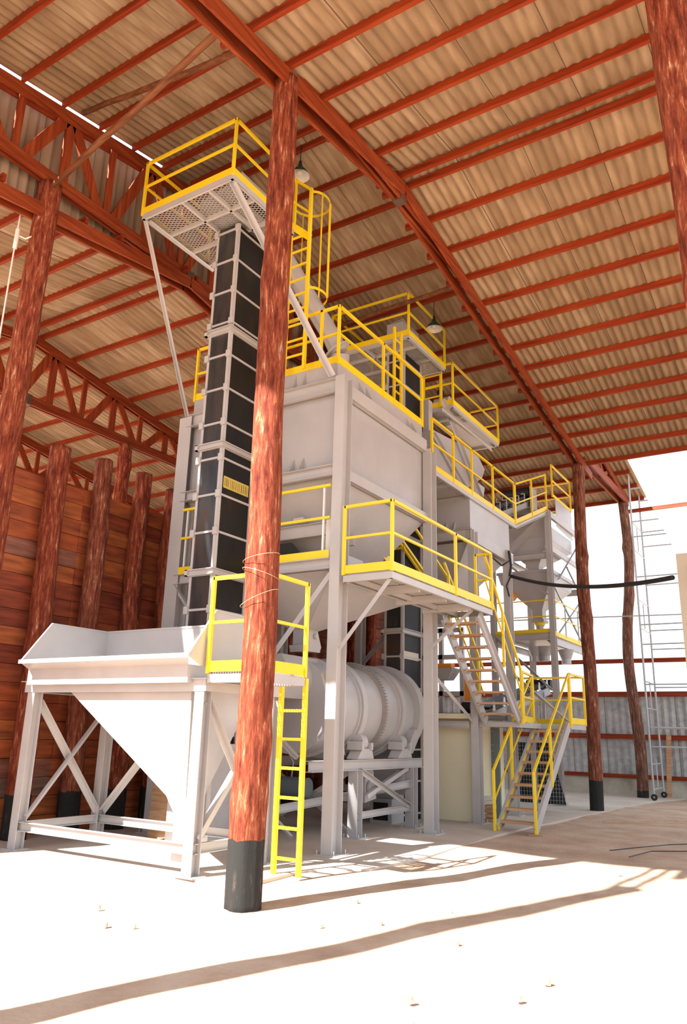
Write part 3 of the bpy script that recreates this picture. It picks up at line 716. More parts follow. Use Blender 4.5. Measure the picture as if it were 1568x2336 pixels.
# top platform of elevator one
TP = thing('head_platform', 'topmost mesh platform with yellow railing around the head of the first elevator', 'platform', (-8.2, 8.6, 10.2))
px0,px1,py0,py1,pz = -9.42,-7.33,7.86,9.58,10.45
frame_rect(TP, px0,px1,py0,py1,pz,.1, bars=(8.5,9.1), ybars=(-8.5,-7.9))
grating(TP, px0+.03,px1-.03,py0+.03,py1-.03,pz,'mesh')
rail_run(TP, [(px0,py1),(px0,py0),(px1,py0),(px1,py1),(-7.02,9.66,10.17)], pz, 1.08, .58, .13, posts=[(px0,py1),(px0,py0),(px1,py0),(px1,py1)])
angle_brace(TP, (px0+.02,py0+.04,pz-.1), (-9.72,9.68,7.3), .05, (0,1,0))
angle_brace(TP, (px1-.1,py0+.04,pz-.1), (-6.48,9.66,7.34), .09, (0,1,0))
angle_brace(TP, (px0+.05,py0+.1,pz-.11), (-8.5,8.78,9.5), .05, (0,1,0))
def cage_ladder(label, x0, x1, y, z0, z1, zc0, zc1, rungs, R_=.36):
    L2 = thing('caged_ladder', label, 'ladder', ((x0+x1)/2, y, z0))
    for x in (x0, x1): MB().bar((x,y,z0),(x,y,z1),.05,.06,(0,1,0)).build('stile', YEL, L2)
    for i in range(rungs):
        z = z0+.3 + i*.3; MB().bar((x0,y,z),(x1,y,z),.03,.03).build('rung', YEL, L2)
    xc = (x0+x1)/2; n = 18
    def arc(z): return [(x1, y+.02, z)] + [(xc + R_*math.cos(a), y+.3+R_*math.sin(a), z) for a in [math.radians(-35 + 250*i/n) for i in range(n+1)]] + [(x0, y+.02, z)]
    for z in (zc0, zc1):
        f = MB(); pts = arc(z); [f.bar(a, b, .01, .05) for a, b in zip(pts, pts[1:])]; f.build('cage_hoop', YEL, L2)
    for a in (-20, 30, 90, 150, 200):
        a = math.radians(a); p = (xc+R_*math.cos(a), y+.3+R_*math.sin(a)); MB().bar((*p,zc0),(*p,zc1),.008,.04,(math.cos(a),math.sin(a),0)).build('cage_strap', YEL, L2)
    return L2
cage_ladder('yellow caged ladder rising from the bin top to the topmost platform', -7.42, -7.0, 9.62, 7.6, 11.25, 9.2, 11.2, 9)

# spouts
def spout(label, pts, r, flange_at=()):
    o = MB().tube(pts, r, 20)
    T_ = thing('delivery_spout', label, 'pipe', pts[0])
    o.build('pipe', GREYB, T_, smooth=True)
    for p, d in flange_at: 
        p = V(p); d = V(d).normalized(); MB().tube([p-d*.015, p+d*.015], r*1.5, 20).build('flange', GREY, T_, smooth=False)
spout('fat grey spout sloping from the elevator head down to the bin top', [(-7.75,9.75,10.25),(-7.5,10.0,9.7),(-7.0,10.45,8.6),(-6.9,10.55,8.3)], .17, [((-6.92,10.53,8.36),(.5,.45,-1))])
spout('short grey elbow rising from the bin top beside the spout', [(-6.92,10.6,8.3),(-7.0,10.7,7.95),(-7.0,10.7,7.6)], .19)

# middle platform (elevator two)
MP = thing('head_platform', 'mesh platform with yellow railing around the head of the second elevator', 'platform', (-8.2, 14.7, 10.35))
qx0,qx1,qy0,qy1,qz = -9.22,-7.15,13.78,15.7,10.33
frame_rect(MP, qx0,qx1,qy0,qy1,qz,.09, bars=(14.3,15.0), ybars=(-8.3,))
grating(MP, qx0+.03,qx1-.03,qy0+.03,qy1-.03,qz,'mesh')
rail_run(MP, [(qx0,qy1),(qx0,qy0),(qx1,qy0),(qx1,qy1)], qz, 1.05, .56, .13, posts=[(qx0,qy1),(qx0,qy0),(qx1,qy0),(qx1,qy1)])
gb = thing('gearbox_guard', 'grey folded guard box standing on the second elevator platform', 'machine guard', (-7.9,14.3,10.33))
t = MB(); t.box(-7.86,-7.44,14.05,14.9,10.33,10.88); t.plate([(-7.86,14.05,10.88),(-7.44,14.05,10.94),(-7.44,14.9,10.94),(-7.86,14.9,10.88)],.01); t.box(-7.44,-7.36,14.05,15.2,10.33,10.7); t.build('guard_sheet', GREYB, gb)
lad = thing('fixed_ladder', 'short yellow ladder from the elbow platform up to the second elevator platform', 'ladder', (-7.55,15.82,9.4))
for x in (-7.8,-7.33): MB().bar((x,15.86,9.4),(x,15.86,10.75),.05,.06,(0,1,0)).build('stile', YEL, lad)
for z in (9.7,10.0,10.28): MB().bar((-7.8,15.86,z),(-7.33,15.86,z),.03,.03).build('rung', YEL, lad)
# ladder beside elevator two on the bin top
lad = thing('fixed_ladder', 'narrow yellow ladder against the second elevator behind the bin top railing', 'ladder', (-7.1,13.5,7.6))
for y in (13.3,13.62): MB().bar((-7.25,y,7.6),(-7.25,y,10.3),.05,.05,(0,1,0)).build('stile', YEL, lad)
for i in range(8): MB().bar((-7.25,13.3,7.85+.31*i),(-7.25,13.62,7.85+.31*i),.03,.03).build('rung', YEL, lad)
# third platform
P3 = thing('drive_platform', 'yellow-railed mesh platform right of the second elevator, under the roof', 'platform', (-7.4, 17.4, 9.4))
rx0,rx1,ry0,ry1,rz = -7.85,-7.02,15.88,18.9,9.42
frame_rect(P3, rx0,rx1,ry0,ry1,rz,.09, bars=(16.6,), ybars=())
grating(P3, rx0+.03,rx1-.03,ry0+.03,17.0,rz,'mesh')
MB().box(rx0+.03,rx1-.03,17.0,ry1-.03,rz-.03,rz-.01).build('floor_plate', GREY, P3)
rail_run(P3, [(rx0,ry0),(rx1,ry0),(rx1,ry1),(rx0,ry1)], rz, 1.1, .56, .13, posts=[(rx1,ry0),(rx1,ry1),(rx0,ry1),(-7.33,ry0)])
mo = thing('drive_motor', 'grey and black drive motor on the elbow platform behind the ladder', 'motor', (-7.6,16.5,9.42))
MB().tube([(-7.7,16.35,9.72),(-7.3,16.35,9.72)], .15, 18).build('housing', GREYB, mo, smooth=True)
t = MB(); t.box(-7.75,-7.25,16.2,16.5,9.42,9.5); t.tube([(-7.55,16.3,9.95),(-7.55,16.3,10.05)],.09,10); t.box(-7.75,-7.35,16.6,16.9,9.42,9.75); t.build('base', RUBBER, mo)

# big inclined housing under the third platform
SC = thing('screen_housing', 'large folded grey housing sloping under the elbow platform', 'machine housing', (-7.6,16.5,7.0))
t = MB(); 
prof = [(15.0,8.45),(17.6,8.75),(18.15,8.45),(17.95,8.15),(16.7,7.45),(16.2,6.95),(15.3,6.95),(14.9,7.3)]
for x in (-7.15,-8.4): t.plate([(x,y,z) for y,z in prof], .012, (1,0,0))
for a, b in zip(prof, prof[1:]+prof[:1]): t.plate([(-8.4,*a),(-7.15,*a),(-7.15,*b),(-8.4,*b)], .008)
t.build('casing', GREYB, SC)
t = MB(); t.angle((-7.1,15.4,9.35),(-7.05,17.9,7.2),.08,.008,(0,1,0)); t.angle((-7.1,14.9,8.3),(-7.0,17.6,6.9),.07,.008,(0,1,0)); t.build('brace', GREY, SC)
t = MB(); t.chan((-7.0,15.2,9.0),(-7.0,18.3,9.05),.12,.05); t.box(-7.45,-7.3,15.1,15.3,6.9,9.3); t.box(-7.45,-7.3,17.5,17.7,6.9,7.9); t.build('support', GREY, SC)
t = MB(); t.frustum((-8.0,-7.1,17.2,18.0),7.9,(-7.7,-7.3,17.7,18.1),6.9); t.build('spout_box', GREYB, SC)

# ------------------------------------------------------------------ lower side platform & stairs
SP = thing('side_platform', 'long side platform with grating and yellow railing leading to the stairs', 'platform', (-5.7, 11.6, 3.95))
frame_rect(SP, -6.14,-5.30,9.70,13.66,3.95,.1, bars=(10.7,11.7,12.7), ybars=(-6.0,))
grating(SP, -6.12,-5.32,9.73,13.62,3.985,'cross',.05)
rail_run(SP, [(-6.14,9.70),(-5.30,9.70),(-5.30,13.66),(-5.62,13.66)], 3.98, 1.06, .56, .13, posts=[(-6.14,9.70),(-5.30,9.70),(-5.30,12.0),(-5.30,13.66),(-5.62,13.66)])
angle_brace(SP, (-5.36,9.74,3.86), (-6.22,9.74,2.86), .06)
angle_brace(SP, (-5.4,12.95,3.86), (-6.24,12.95,3.2), .06)
t = MB(); [t.bar((-6.3,y,3.86),(-5.36,y,3.86),.06,.09) for y in (10.72,11.72,12.75)]; t.build('cantilever_bracket', GREY, SP)
def stairs(label, xa, xb, p0, p1, ntr, first, last, mstr=GREY, loc=None, yellow=False):
    """p0 bottom (y,z), p1 top (y,z)"""
    ST = thing('staircase', label, 'stairs', loc or ((xa+xb)/2, p0[0], p0[1]))
    for x, sd in ((xa,1),(xb,-1)):
        t = MB().chan((x,p0[0],p0[1]),(x,p1[0],p1[1]),.2,.05,side=sd); t.build('stringer', mstr, ST)
        if yellow: MB().bar((x+sd*.012,p0[0],p0[1]+.02),(x+sd*.012,p1[0],p1[1]+.02),.008,.14).build('stringer_edge', YEL, ST)
    for i in range(ntr):
        u = first + (last-first)*i/(ntr-1); y = p0[0]+(p1[0]-p0[0])*u; z = p0[1]+(p1[1]-p0[1])*u
        t = MB().box(xa+.02, xb-.02, y-.12, y+.12, z-.02, z+.02); t.build('tread', TREAD, ST)
        MB().box(xa+.01,xa+.05,y-.13,y+.13,z-.045,z-.02).build('tread_bracket', GREY, ST); MB().box(xb-.05,xb-.01,y-.13,y+.13,z-.045,z-.02).build('tread_bracket', GREY, ST)
    return ST
def slope_rail(parent, x, a, b, h, mid=.5, posts=(), m=YEL):
    """handrail parallel to the flight: a, b = (y,z) of the nosing line"""
    A, B = V((x,a[0],a[1])), V((x,b[0],b[1])); up = V((0,0,1))
    MB().bar(A+up*h, B+up*h, .04, .04).build('handrail', m, parent); MB().bar(A+up*mid, B+up*mid, .025, .025).build('mid_rail', m, parent)
    for u in posts:
        p = A.lerp(B, u); MB().bar(p-up*.06, p+up*h, .045, .045, (0,1,0)).build('rail_post', m, parent)
S1 = stairs('upper flight of wooden-tread steel stairs going down to the landing', -6.12, -5.44, (15.3,1.95), (13.3,3.82), 9, .08, .93)
slope_rail(S1, -5.41, (15.42,1.98), (13.62,3.98), 1.02, .55, (0,.52), YEL)
slope_rail(S1, -6.16, (15.3,1.98), (13.4,3.9), 1.0, .5, (.15,.9), YEL)
S2 = stairs('lower flight of wooden-tread stairs with yellow handrails reaching the ground', -5.6, -4.87, (14.38,.02), (16.8,1.93), 9, .07, .93, yellow=True)
slope_rail(S2, -5.63, (14.34,.0), (16.72,1.92), 1.06, .52, (0,.42,1.0))
slope_rail(S2, -4.86, (14.36,.0), (16.86,1.94), 1.06, .52, (0,.42,1.0))
MB().box(-4.98,-4.72,14.28,14.45,-.06,.0).build('packing_block', TREAD, S2)
LD = thing('stair_landing', 'L-shaped stair landing with yellow toe board and rails between the two flights', 'landing', (-5.6,17,1.95))
t = MB(); 
for (x0,x1,y0,y1) in ((-6.3,-5.5,15.32,18.0),(-5.5,-4.85,16.85,18.0)):
    t.chan((x0,y0,1.9),(x1,y0,1.9),.1,.04,side=-1); t.chan((x1,y0,1.9),(x1,y1,1.9),.1,.04,side=-1); t.chan((x1,y1,1.9),(x0,y1,1.9),.1,.04,side=-1); t.chan((x0,y1,1.9),(x0,y0,1.9),.1,.04,side=-1)
t.build('frame', GREY, LD)
grating(LD,-6.28,-5.5,15.34,17.98,1.96,'slat',.045); grating(LD,-5.5,-4.87,16.87,17.98,1.96,'slat',.045)
rail_run(LD, [(-6.3,18.0),(-4.85,18.0),(-4.85,16.9)], 1.96, 1.05, .55, .13, posts=[(-6.3,18.0),(-4.85,18.0),(-4.85,16.9)])
rail_run(LD, [(-5.41,15.5),(-5.62,16.75)], 1.96, 1.0, .5, 0.12, posts=[(-5.41,15.5),(-5.62,16.75)])
for x, y in ((-6.05,17.9),): MB().hbeam((x,y,0),(x,y,1.85),.1,.1,.01,(0,1,0)).build('support_post', GREY, LD)
angle_brace(LD, (-4.9,17.0,2.0), (-6.2,17.3,3.05), .07, (0,1,0))

# ------------------------------------------------------------------ rotary dryer
D = thing('rotary_dryer', 'large grey rotary drum dryer with raised rings lying behind the steel columns', 'rotary dryer', (-7.9, 12.5, 1.2))
cx, cz, R_ = -7.87, 2.08, .82
def cyl_y(r, ya, yb, n=64, r2=None):
    return MB().tube([(cx,ya,cz),(cx,yb,cz)], [r, r2 or r], n)
cyl_y(R_-.03, 10.9, 14.1).build('drum', GREYB, D, smooth=True)
MB().tube([(cx,11.26,cz),(cx,11.31,cz)], R_+.03, 64).build('front_plate', GREY, D, smooth=True)
for y, w_, ro in ((11.92,.14,.05),(13.38,.14,.05)):
    t = MB(); t.ring((cx,y,cz),'y',R_-.04,R_+ro,w_,72); t.ring((cx,y-.1,cz),'y',R_-.04,R_+.012,.03,72); t.ring((cx,y+.11,cz),'y',R_-.04,R_+.012,.03,72); t.build('running_ring', GREY, D, smooth=True)
t = MB(); t.ring((cx,12.68,cz),'y',R_-.04,R_+.03,.09,72)
for k in range(90):
    a = 2*math.pi*k/90; c_, s_ = math.cos(a), math.sin(a); r = R_+.045
    t.bar((cx+c_*r, 12.62, cz+s_*r), (cx+c_*r, 12.74, cz+s_*r), .012, .02, (c_,0,s_))
t.build('gear_ring', paint('greased_gear', (.30,.27,.25), .5), D)
t = MB(); t.ring((cx,13.95,cz),'y',R_-.05,R_+.1,.04,72); t.tube([(cx,13.98,cz),(cx,14.22,cz)],[R_+.07,R_+.07],64); t.build('discharge_hood', GREY, D, smooth=True)
t = MB(); t.plate([(-8.2,13.95,1.3),(-7.2,13.95,1.3),(-7.0,13.95,1.75),(-8.5,13.95,1.75)],.3,(0,1,0)); t.build('hood_foot', GREY, D)
# front breeching
t = MB(); t.box(-8.75,-7.62,10.2,11.25,cz+.1,cz+.80)
n_ = 10; prof = [(-7.62,cz+.80)] + [(-7.62+.16*math.sin(math.pi*k/n_), cz+.80-.7*k/n_) for k in range(1,n_)] + [(-7.62,cz+.10)]
t.add([(x,10.2,z) for x,z in prof]+[(x,11.25,z) for x,z in prof], [tuple(range(len(prof))), tuple(reversed(range(len(prof),2*len(prof))))]+[(k,k+1,len(prof)+k+1,len(prof)+k) for k in range(len(prof)-1)])
t.plate([(-8.8,10.9,1.35),(-8.3,10.9,1.35),(-8.3,10.9,2.1),(-8.8,10.9,2.1)],.02)
t.build('inlet_hood', GREYB, D, smooth=True)
DF = thing('dryer_stand', 'grey braced steel stand under the rotary dryer', 'steel stand', (-7.9,12.5,0))
for x in (-7.0,-8.75):
    for y in (11.6,13.64):
        column(x-.09,x+.09,y-.08,y+.1,0,1.06,DF,'leg')
    MB().hbeam((x,10.2,1.14),(x,14.08,1.14),.12,.17,.012).build('beam', GREY, DF)
for y in (11.6,13.64): MB().chan((-8.7,y,.62),(-7.05,y,.62),.12,.05).build('cross_beam', GREY, DF)
MB().chan((-7.0,11.65,.34),(-7.0,13.55,.36),.11,.05).build('tie_beam', GREY, DF); 
MB().chan((-7.9,10.2,.42),(-7.0,13.6,.78),.13,.05).build('motor_rail', GREY, DF)
for p, q in (((-6.98,11.68,1.05),(-6.98,13.5,.38)),((-6.98,13.5,1.05),(-6.98,12.0,.62)),((-8.7,11.58,1.0),(-7.1,11.58,.1)),((-8.7,11.58,.15),(-7.1,11.58,1.02)),((-8.6,10.25,1.06),(-7.3,10.25,.1))):
    angle_brace(DF, p, q, .07)
MB().hbeam((-8.75,10.3,0),(-8.75,10.3,1.05),.15,.15,.01,(0,1,0)).build('leg', GREY, DF)
for p, q in (((-6.75,10.1,2.55),(-7.05,11.2,1.3)),((-8.2,10.0,2.1),(-7.1,10.0,1.25)),((-8.7,10.0,1.3),(-8.2,10.0,2.05))): angle_brace(DF, p, q, .06, (0,1,0))
for y in (11.92,13.38):
    rs = thing('support_roller', 'steel support roller and bearing under the %s running ring of the dryer' % ('near' if y < 12 else 'far'), 'roller', (-7.05,y,1.23))
    MB().tube([(-7.15,y-.09,1.5),(-7.15,y+.09,1.5)], .15, 28).build('wheel', GREY, rs, smooth=True)
    t = MB(); t.plate([(-7.1,y-.28,1.23),(-7.1,y+.28,1.23),(-7.1,y+.2,1.40),(-7.1,y-.12,1.40)],.22,(1,0,0)); t.box(-7.25,-6.95,y-.2,y-.12,1.38,1.52); t.box(-7.25,-6.95,y+.12,y+.18,1.38,1.5); t.build('bearing_block', GREY, rs)
mt = thing('drive_motor', 'dark electric motor with chain guard low under the dryer', 'motor', (-7.9,11.2,.5))
MB().tube([(-8.3,11.3,.75),(-7.75,11.3,.75)], .16, 20).build('housing', BLUEG, mt, smooth=True)
t = MB(); t.plate([(-7.2,12.2,.5),(-7.2,12.6,.55),(-7.2,12.45,1.15),(-7.2,12.2,1.1)],.08,(1,0,0)); t.tube([(-7.14,12.35,.75),(-7.1,12.35,.75)],.12,18); t.build('chain_guard', GREY, mt)
t = MB().tube([(-8.1,11.3,.9),(-8.0,11.2,1.15),(-8.1,11.1,1.4),(-8.3,11.1,1.5)], .012, 6); t.build('power_lead', GALV, mt)

FU = thing('elevator_boot', 'pale grey elevator boot casing with hinged door, seen under the receiving hopper', 'casing', (-8.15,9.2,0))
t = MB(); t.box(-8.56,-7.74,8.84,9.6,.0,1.42); t.box(-8.60,-7.70,8.81,9.62,1.38,1.45); t.build('casing', GREYB, FU)
t = MB(); t.box(-8.34,-7.82,8.81,8.84,.18,1.28); t.build('door', GREY, FU)
MB().bar((-8.27,8.795,.3),(-8.27,8.795,1.15),.05,.03,(0,1,0)).build('door_stiffener', GREY, FU)
MB().bar((-7.88,8.795,.3),(-7.88,8.795,1.15),.05,.03,(0,1,0)).build('door_stiffener', GREY, FU)
MB().tube([(-8.07,8.81,.8),(-8.07,8.72,.8)], .07, 16).build('bearing', GREY, FU, smooth=True)
MB().tube([(-9.1,9.2,1.6),(-8.6,9.2,1.6)],.03,12).build('pipe', GREYB, FU)
bd = MB(); bd.bar((-9.15,9.3,0),(-9.5,9.75,1.7),.5,.03,(0,1,.3)); tag(bd.build('leaning_board', TREAD, off=(-9.15,9.3,0)), 'plain brown board leaning behind the receiving hopper stand', 'board')

IS = thing('staircase', 'small yellow stair glimpsed in the gap between the first and second bins', 'stairs', (-7.1,14.0,4.1))
for x in (-6.95, -7.5):
    MB().bar((x,12.3,5.0),(x,13.45,4.40),.02,.16).build('stringer', YEL, IS)
    MB().bar((x,13.2,6.0),(x,15.35,4.98),.045,.045).build('handrail', YEL, IS)
    MB().bar((x,12.6,5.62),(x,14.9,4.55),.04,.05).build('mid_rail', YEL, IS)
MB().bar((-7.5,13.25,5.25),(-6.95,13.25,5.25),.04,.05).build('cross_bar', YEL, IS)
MB().bar((-6.95,15.35,4.05),(-6.95,15.35,5.0),.07,.07,(0,1,0)).build('rail_post', YEL, IS)
MB().bar((-6.95,15.4,4.95),(-6.95,15.95,3.95),.04,.04).build('handrail', YEL, IS)
for i in range(3): MB().box(-7.49,-6.96,12.5+.34*i,12.68+.34*i,4.93-.18*i,4.955-.18*i).build('tread', GREY, IS)
cs = thing('control_box', 'pale grey box with a recessed panel on the gallery beside the second column', 'box', (-6.75,13.3,4.1))
MB().box(-7.35,-6.46,13.25,13.32,4.45,4.66).build('box_lid', GREY, cs); MB().box(-6.80,-6.46,13.26,13.6,4.1,4.45).build('box_body', GREY, cs)

# ------------------------------------------------------------------ second structure
C2 = thing('support_tower', 'grey steel frame carrying the second bin behind the stairs', 'steel frame', (-7.8,16.3,0))
for y0,y1,z1 in ((15.18,15.4,6.0),(17.3,17.5,6.0)):
    column(-6.42,-6.26,y0,y1,0,z1,C2); column(-9.25,-9.09,y0,y1,0,z1,C2)
for y in (15.2,17.5):
    MB().chan((-9.1,y,5.92),(-6.3,y,5.92),.22,.08).build('beam', GREY, C2)
MB().chan((-6.33,15.15,5.90),(-6.33,17.8,5.86),.24,.08,side=-1).build('beam', GREY, C2)
MB().chan((-9.1,15.15,5.90),(-9.1,17.8,5.90),.24,.08,side=-1).build('beam', GREY, C2)
MB().chan((-9.1,15.15,1.88),(-6.45,15.15,1.88),.14,.06).build('beam', GREY, C2)
angle_brace(C2, (-6.4,13.2,2.85), (-6.4,15.2,1.98), .08, (1,0,0))
angle_brace(C2, (-9.0,15.2,3.2), (-8.3,15.2,3.9), .07)
B2 = thing('storage_bin', 'second grey storage bin with a flush side plate, just right of the steel tower', 'bin', (-7.8,16.5,6.0))
t = MB()
for a, b in (((-9.1,15.3),(-6.4,15.3)),((-6.4,15.3),(-6.4,17.75)),((-6.4,17.75),(-9.1,17.75)),((-9.1,17.75),(-9.1,15.3))): t.plate([(*a,6.03),(*b,6.03),(*b,6.84),(*a,6.84)], .012)
t.build('shell', GREYB, B2)
MB().frustum((-9.05,-6.5,15.38,17.7),5.8,(-8.0,-7.4,16.0,16.5),4.45,.01).build('cone', GREYB, B2)
MB().box(-8.0,-7.4,16.0,16.5,4.1,4.46).build('outlet', GREYB, B2)
for x in (-6.75,-6.95): MB().plate([(x,15.29,6.03),(x,15.16,6.03),(x,15.29,6.27)],.012,(1,0,0)).build('gusset', GREY, B2)
WK = thing('upper_walkway', 'high walkway with yellow railing linking the two bins', 'walkway', (-6.8,15.8,6.85))
frame_rect(WK, -7.5,-6.36,13.3,18.2,6.85,.1, bars=(14.3,15.3,16.3,17.3))
MB().box(-7.48,-6.4,13.32,18.18,6.85,6.86).build('deck', GREY, WK)
rail_run(WK, [(-6.38,13.34),(-6.38,18.2)], 6.86, 1.1, .56, .12, posts=[(-6.38,13.34),(-6.38,14.4),(-6.38,15.42),(-6.38,16.7),(-6.38,18.2)])
RW = thing('ramp_walkway', 'rising walkway with yellow railing beside the upper conveyor', 'walkway', (-6.6,19.6,7.2))
MB().chan((-6.38,18.2,6.80),(-6.38,20.95,7.9),.1,.05).build('side_channel', GREY, RW); MB().plate([(-7.3,18.2,6.84),(-6.4,18.2,6.84),(-6.4,20.95,7.94),(-7.3,20.95,7.94)],.012).build('deck', GREY, RW)
rail_run(RW, [(-6.38,18.2,6.86),(-6.38,20.95,7.96)], 0, 1.08, .55, .13, posts=[(-6.38,18.25,6.88),(-6.38,19.6,7.42),(-6.38,20.9,7.94)])
BC = thing('belt_conveyor', 'inclined belt conveyor with idlers and head drum, high beside the ramp', 'conveyor', (-7.3,19.5,7.4))
t = MB(); t.chan((-6.95,18.0,7.05),(-6.95,21.3,8.35),.16,.05); t.chan((-7.55,18.0,7.05),(-7.55,21.3,8.35),.16,.05); t.build('frame', GREY, BC)
for i in range(7):
    u = i/6; y = 18.1+3.0*u; z = 7.14+1.2*u
    f = MB(); f.bar((-6.92,y,z),(-6.92,y,z+.3),.025,.025,(0,1,0)); f.bar((-7.58,y,z),(-7.58,y,z+.3),.025,.025,(0,1,0)); f.bar((-6.92,y,z+.3),(-7.02,y,z+.3),.025,.025); f.build('idler_bracket', GREY, BC)
    MB().tube([(-7.5,y,z+.1),(-7.0,y,z+.1)], .05, 12).build('idler', RUBBER, BC, smooth=True)
MB().bar((-7.25,18.0,7.28),(-7.25,21.3,8.55),.5,.12).build('belt', RUBBER, BC)
t = MB(); t.tube([(-7.75,21.1,8.62),(-6.9,21.1,8.62)], .17, 20); t.build('head_drum', RUBBER, BC, smooth=True)
t = MB(); t.plate([(-6.85,20.9,8.0),(-6.85,21.5,8.0),(-6.85,21.5,8.75),(-6.85,20.9,8.75)],.02,(1,0,0)); t.box(-7.7,-6.85,21.4,21.5,7.9,8.8); t.build('head_cover', GREYB, BC)

# far tower with paired hoppers
C3 = thing('steel_tower', 'far grey steel tower with the stacked pair of pointed hoppers', 'steel frame', (-7.2,22.5,0))
for y0,y1 in ((20.82,20.99),(24.1,24.3)):
    for x0_ in (-6.44,-8.15): column(x0_,x0_+.15,y0,y1,0,7.95 if y0 < 22 else 7.4,C3)
for z,h in ((7.88,.18),(6.86,.16),(4.22,.18)):
    MB().chan((-6.34,20.9,z),(-6.34,24.25,z),h,.08,side=-1).build('beam', GREY, C3); MB().chan((-8.1,20.9,z),(-8.1,24.25,z),h,.08).build('beam', GREY, C3)
for z,h in ((6.62,.18),(4.35,.2),(7.9,.12)): MB().chan((-8.1,20.88,z),(-6.4,20.88,z),h,.08).build('beam', GREY, C3)
MB().chan((-8.1,24.2,6.1),(-6.3,24.2,6.1),.2,.08).build('beam', GREY, C3)
for p,q in (((-8.05,20.85,6.5),(-6.45,20.85,7.8)),((-8.05,20.85,6.85),(-6.45,20.85,5.5)),((-6.35,21.0,4.3),(-6.35,24.1,5.9)),((-6.35,24.1,4.3),(-6.35,21.0,5.9)),((-6.35,21.5,6.0),(-6.35,24.1,7.7)),((-6.35,24.1,5.9),(-6.35,22.6,6.6)),((-8.05,20.85,4.4),(-6.45,20.85,2.9))): angle_brace(C3, p, q, .06, (0,0,1) if abs(p[0]-q[0])>.1 else (0,0,1))
HA = thing('pointed_hopper', 'upper of the two stacked pointed hoppers in the far tower', 'hopper', (-7.1,22.3,7.2))
t = MB(); t.box(-7.95,-6.46,21.12,21.13,7.2,7.85); 
for a,b in (((-7.95,21.1),(-6.45,21.1)),((-6.45,21.1),(-6.45,23.5)),((-6.45,23.5),(-7.95,23.5)),((-7.95,23.5),(-7.95,21.1))): t.plate([(*a,7.2),(*b,7.2),(*b,7.6),(*a,7.6)],.01)
t.build('shell', GREYB, HA)
t = MB(); t.plate([(-6.40,21.85,7.7),(-6.40,23.5,7.6),(-6.40,23.5,8.55),(-6.40,21.85,8.57)],.012,(1,0,0)); t.build('side_plate', GREYB, HA)
MB().frustum((-7.95,-6.45,21.1,23.5),7.22,(-7.1,-6.78,21.2,21.6),6.42,.01).build('cone', GREYB, HA); MB().box(-7.1,-6.78,21.2,21.6,6.15,6.44).build('outlet', GREYB, HA)
rail_run(HA, [(-6.40,21.6),(-6.40,23.5),(-7.9,23.5)], 8.57, .98, .5, .08, posts=[(-6.4,21.6),(-6.4,23.5)])
HB = thing('pointed_hopper', 'lower of the two stacked pointed hoppers in the far tower', 'hopper', (-7.1,22.2,5.2))
t = MB(); t.frustum((-8.0,-6.42,21.1,23.3),6.27,(-7.9,-6.46,21.12,23.2),5.92,.01); t.box(-8.02,-6.40,21.07,21.11,6.20,6.28); t.box(-6.44,-6.38,21.07,23.3,6.18,6.28); t.build('shell', GREYB, HB)
MB().frustum((-7.9,-6.46,21.12,23.2),5.94,(-7.02,-6.74,21.2,21.55),5.15,.01).build('cone', GREYB, HB)
t = MB(); t.box(-7.02,-6.74,21.2,21.55,4.88,5.17); t.box(-7.06,-6.70,21.16,21.6,4.80,4.88); t.build('outlet', GREYB, HB)
MB().tube([(-6.88,21.38,4.82),(-6.88,21.38,4.72)],[.18,.13],16).build('collar', YEL, HB); 
MB().tube([(-6.88,21.38,4.72),(-6.88,21.38,4.6),(-6.55,21.45,4.3)],[.13,.11,.11],16).build('down_pipe', GREYB, HB, smooth=True)
DP = thing('dosing_platform', 'far platform with yellow toe board under the stacked hoppers', 'platform', (-7.2,22.5,4.3))
MB().box(-8.1,-6.36,20.95,24.2,4.36,4.38).build('deck', GREY, DP)
t = MB(); t.bar((-8.1,20.86,4.47),(-6.4,20.86,4.5),.012,.13); t.bar((-6.3,20.9,4.42),(-6.3,24.25,4.4),.012,.13); t.build('toe_board', YEL, DP)
t = MB(); 
for z in (4.9,5.35): t.bar((-6.3,20.9,z),(-6.3,24.2,z),.03,.03); t.bar((-8.1,20.86,z),(-6.4,20.86,z),.03,.03)
t.build('top_rail', YEL, DP)
for y in (21.9,23.2): MB().bar((-6.3,y,4.4),(-6.3,y,5.36),.03,.03,(0,1,0)).build('rail_post', GREY, DP)
for nm,(x,y) in (('left of the three',(-7.0,21.3)),('middle of the three',(-6.75,21.3)),('right of the three',(-6.45,22.3))):
    f = thing('discharge_cone', 'grey cone outlet under the far platform, %s' % nm, 'cone', (x,y,3.7), 'cone outlets under the far platform')
    t = MB().tube([(x,y,4.12),(x,y,3.86)],[.24,.14],20); t.build('cone', GREYB, f, smooth=True); MB().tube([(x,y,3.86),(x,y,3.72)],.135,20).build('neck', GREYB, f, smooth=True)
CH = thing('chain_hoist', 'small orange chain hoist hanging beside the stacked hoppers', 'hoist', (-7.55,20.95,5.5))
MB().tube([(-7.55,20.8,5.55),(-7.55,21.1,5.55)],.13,14).build('hoist_body', ORANGE, CH, smooth=True)
t = MB(); t.ring((-7.55,20.95,5.86),'y',.03,.05,.02,12); t.bar((-7.55,20.95,5.66),(-7.55,20.95,5.84),.02,.02); t.build('hook', GREY, CH)
t = MB(); z = 5.42
while z > 3.3: t.ring((-7.55,20.95,z),'y' if int(z*50)%2 else 'x',.010,.022,.012,6); z -= .045
t.build('chain', GREY, CH)
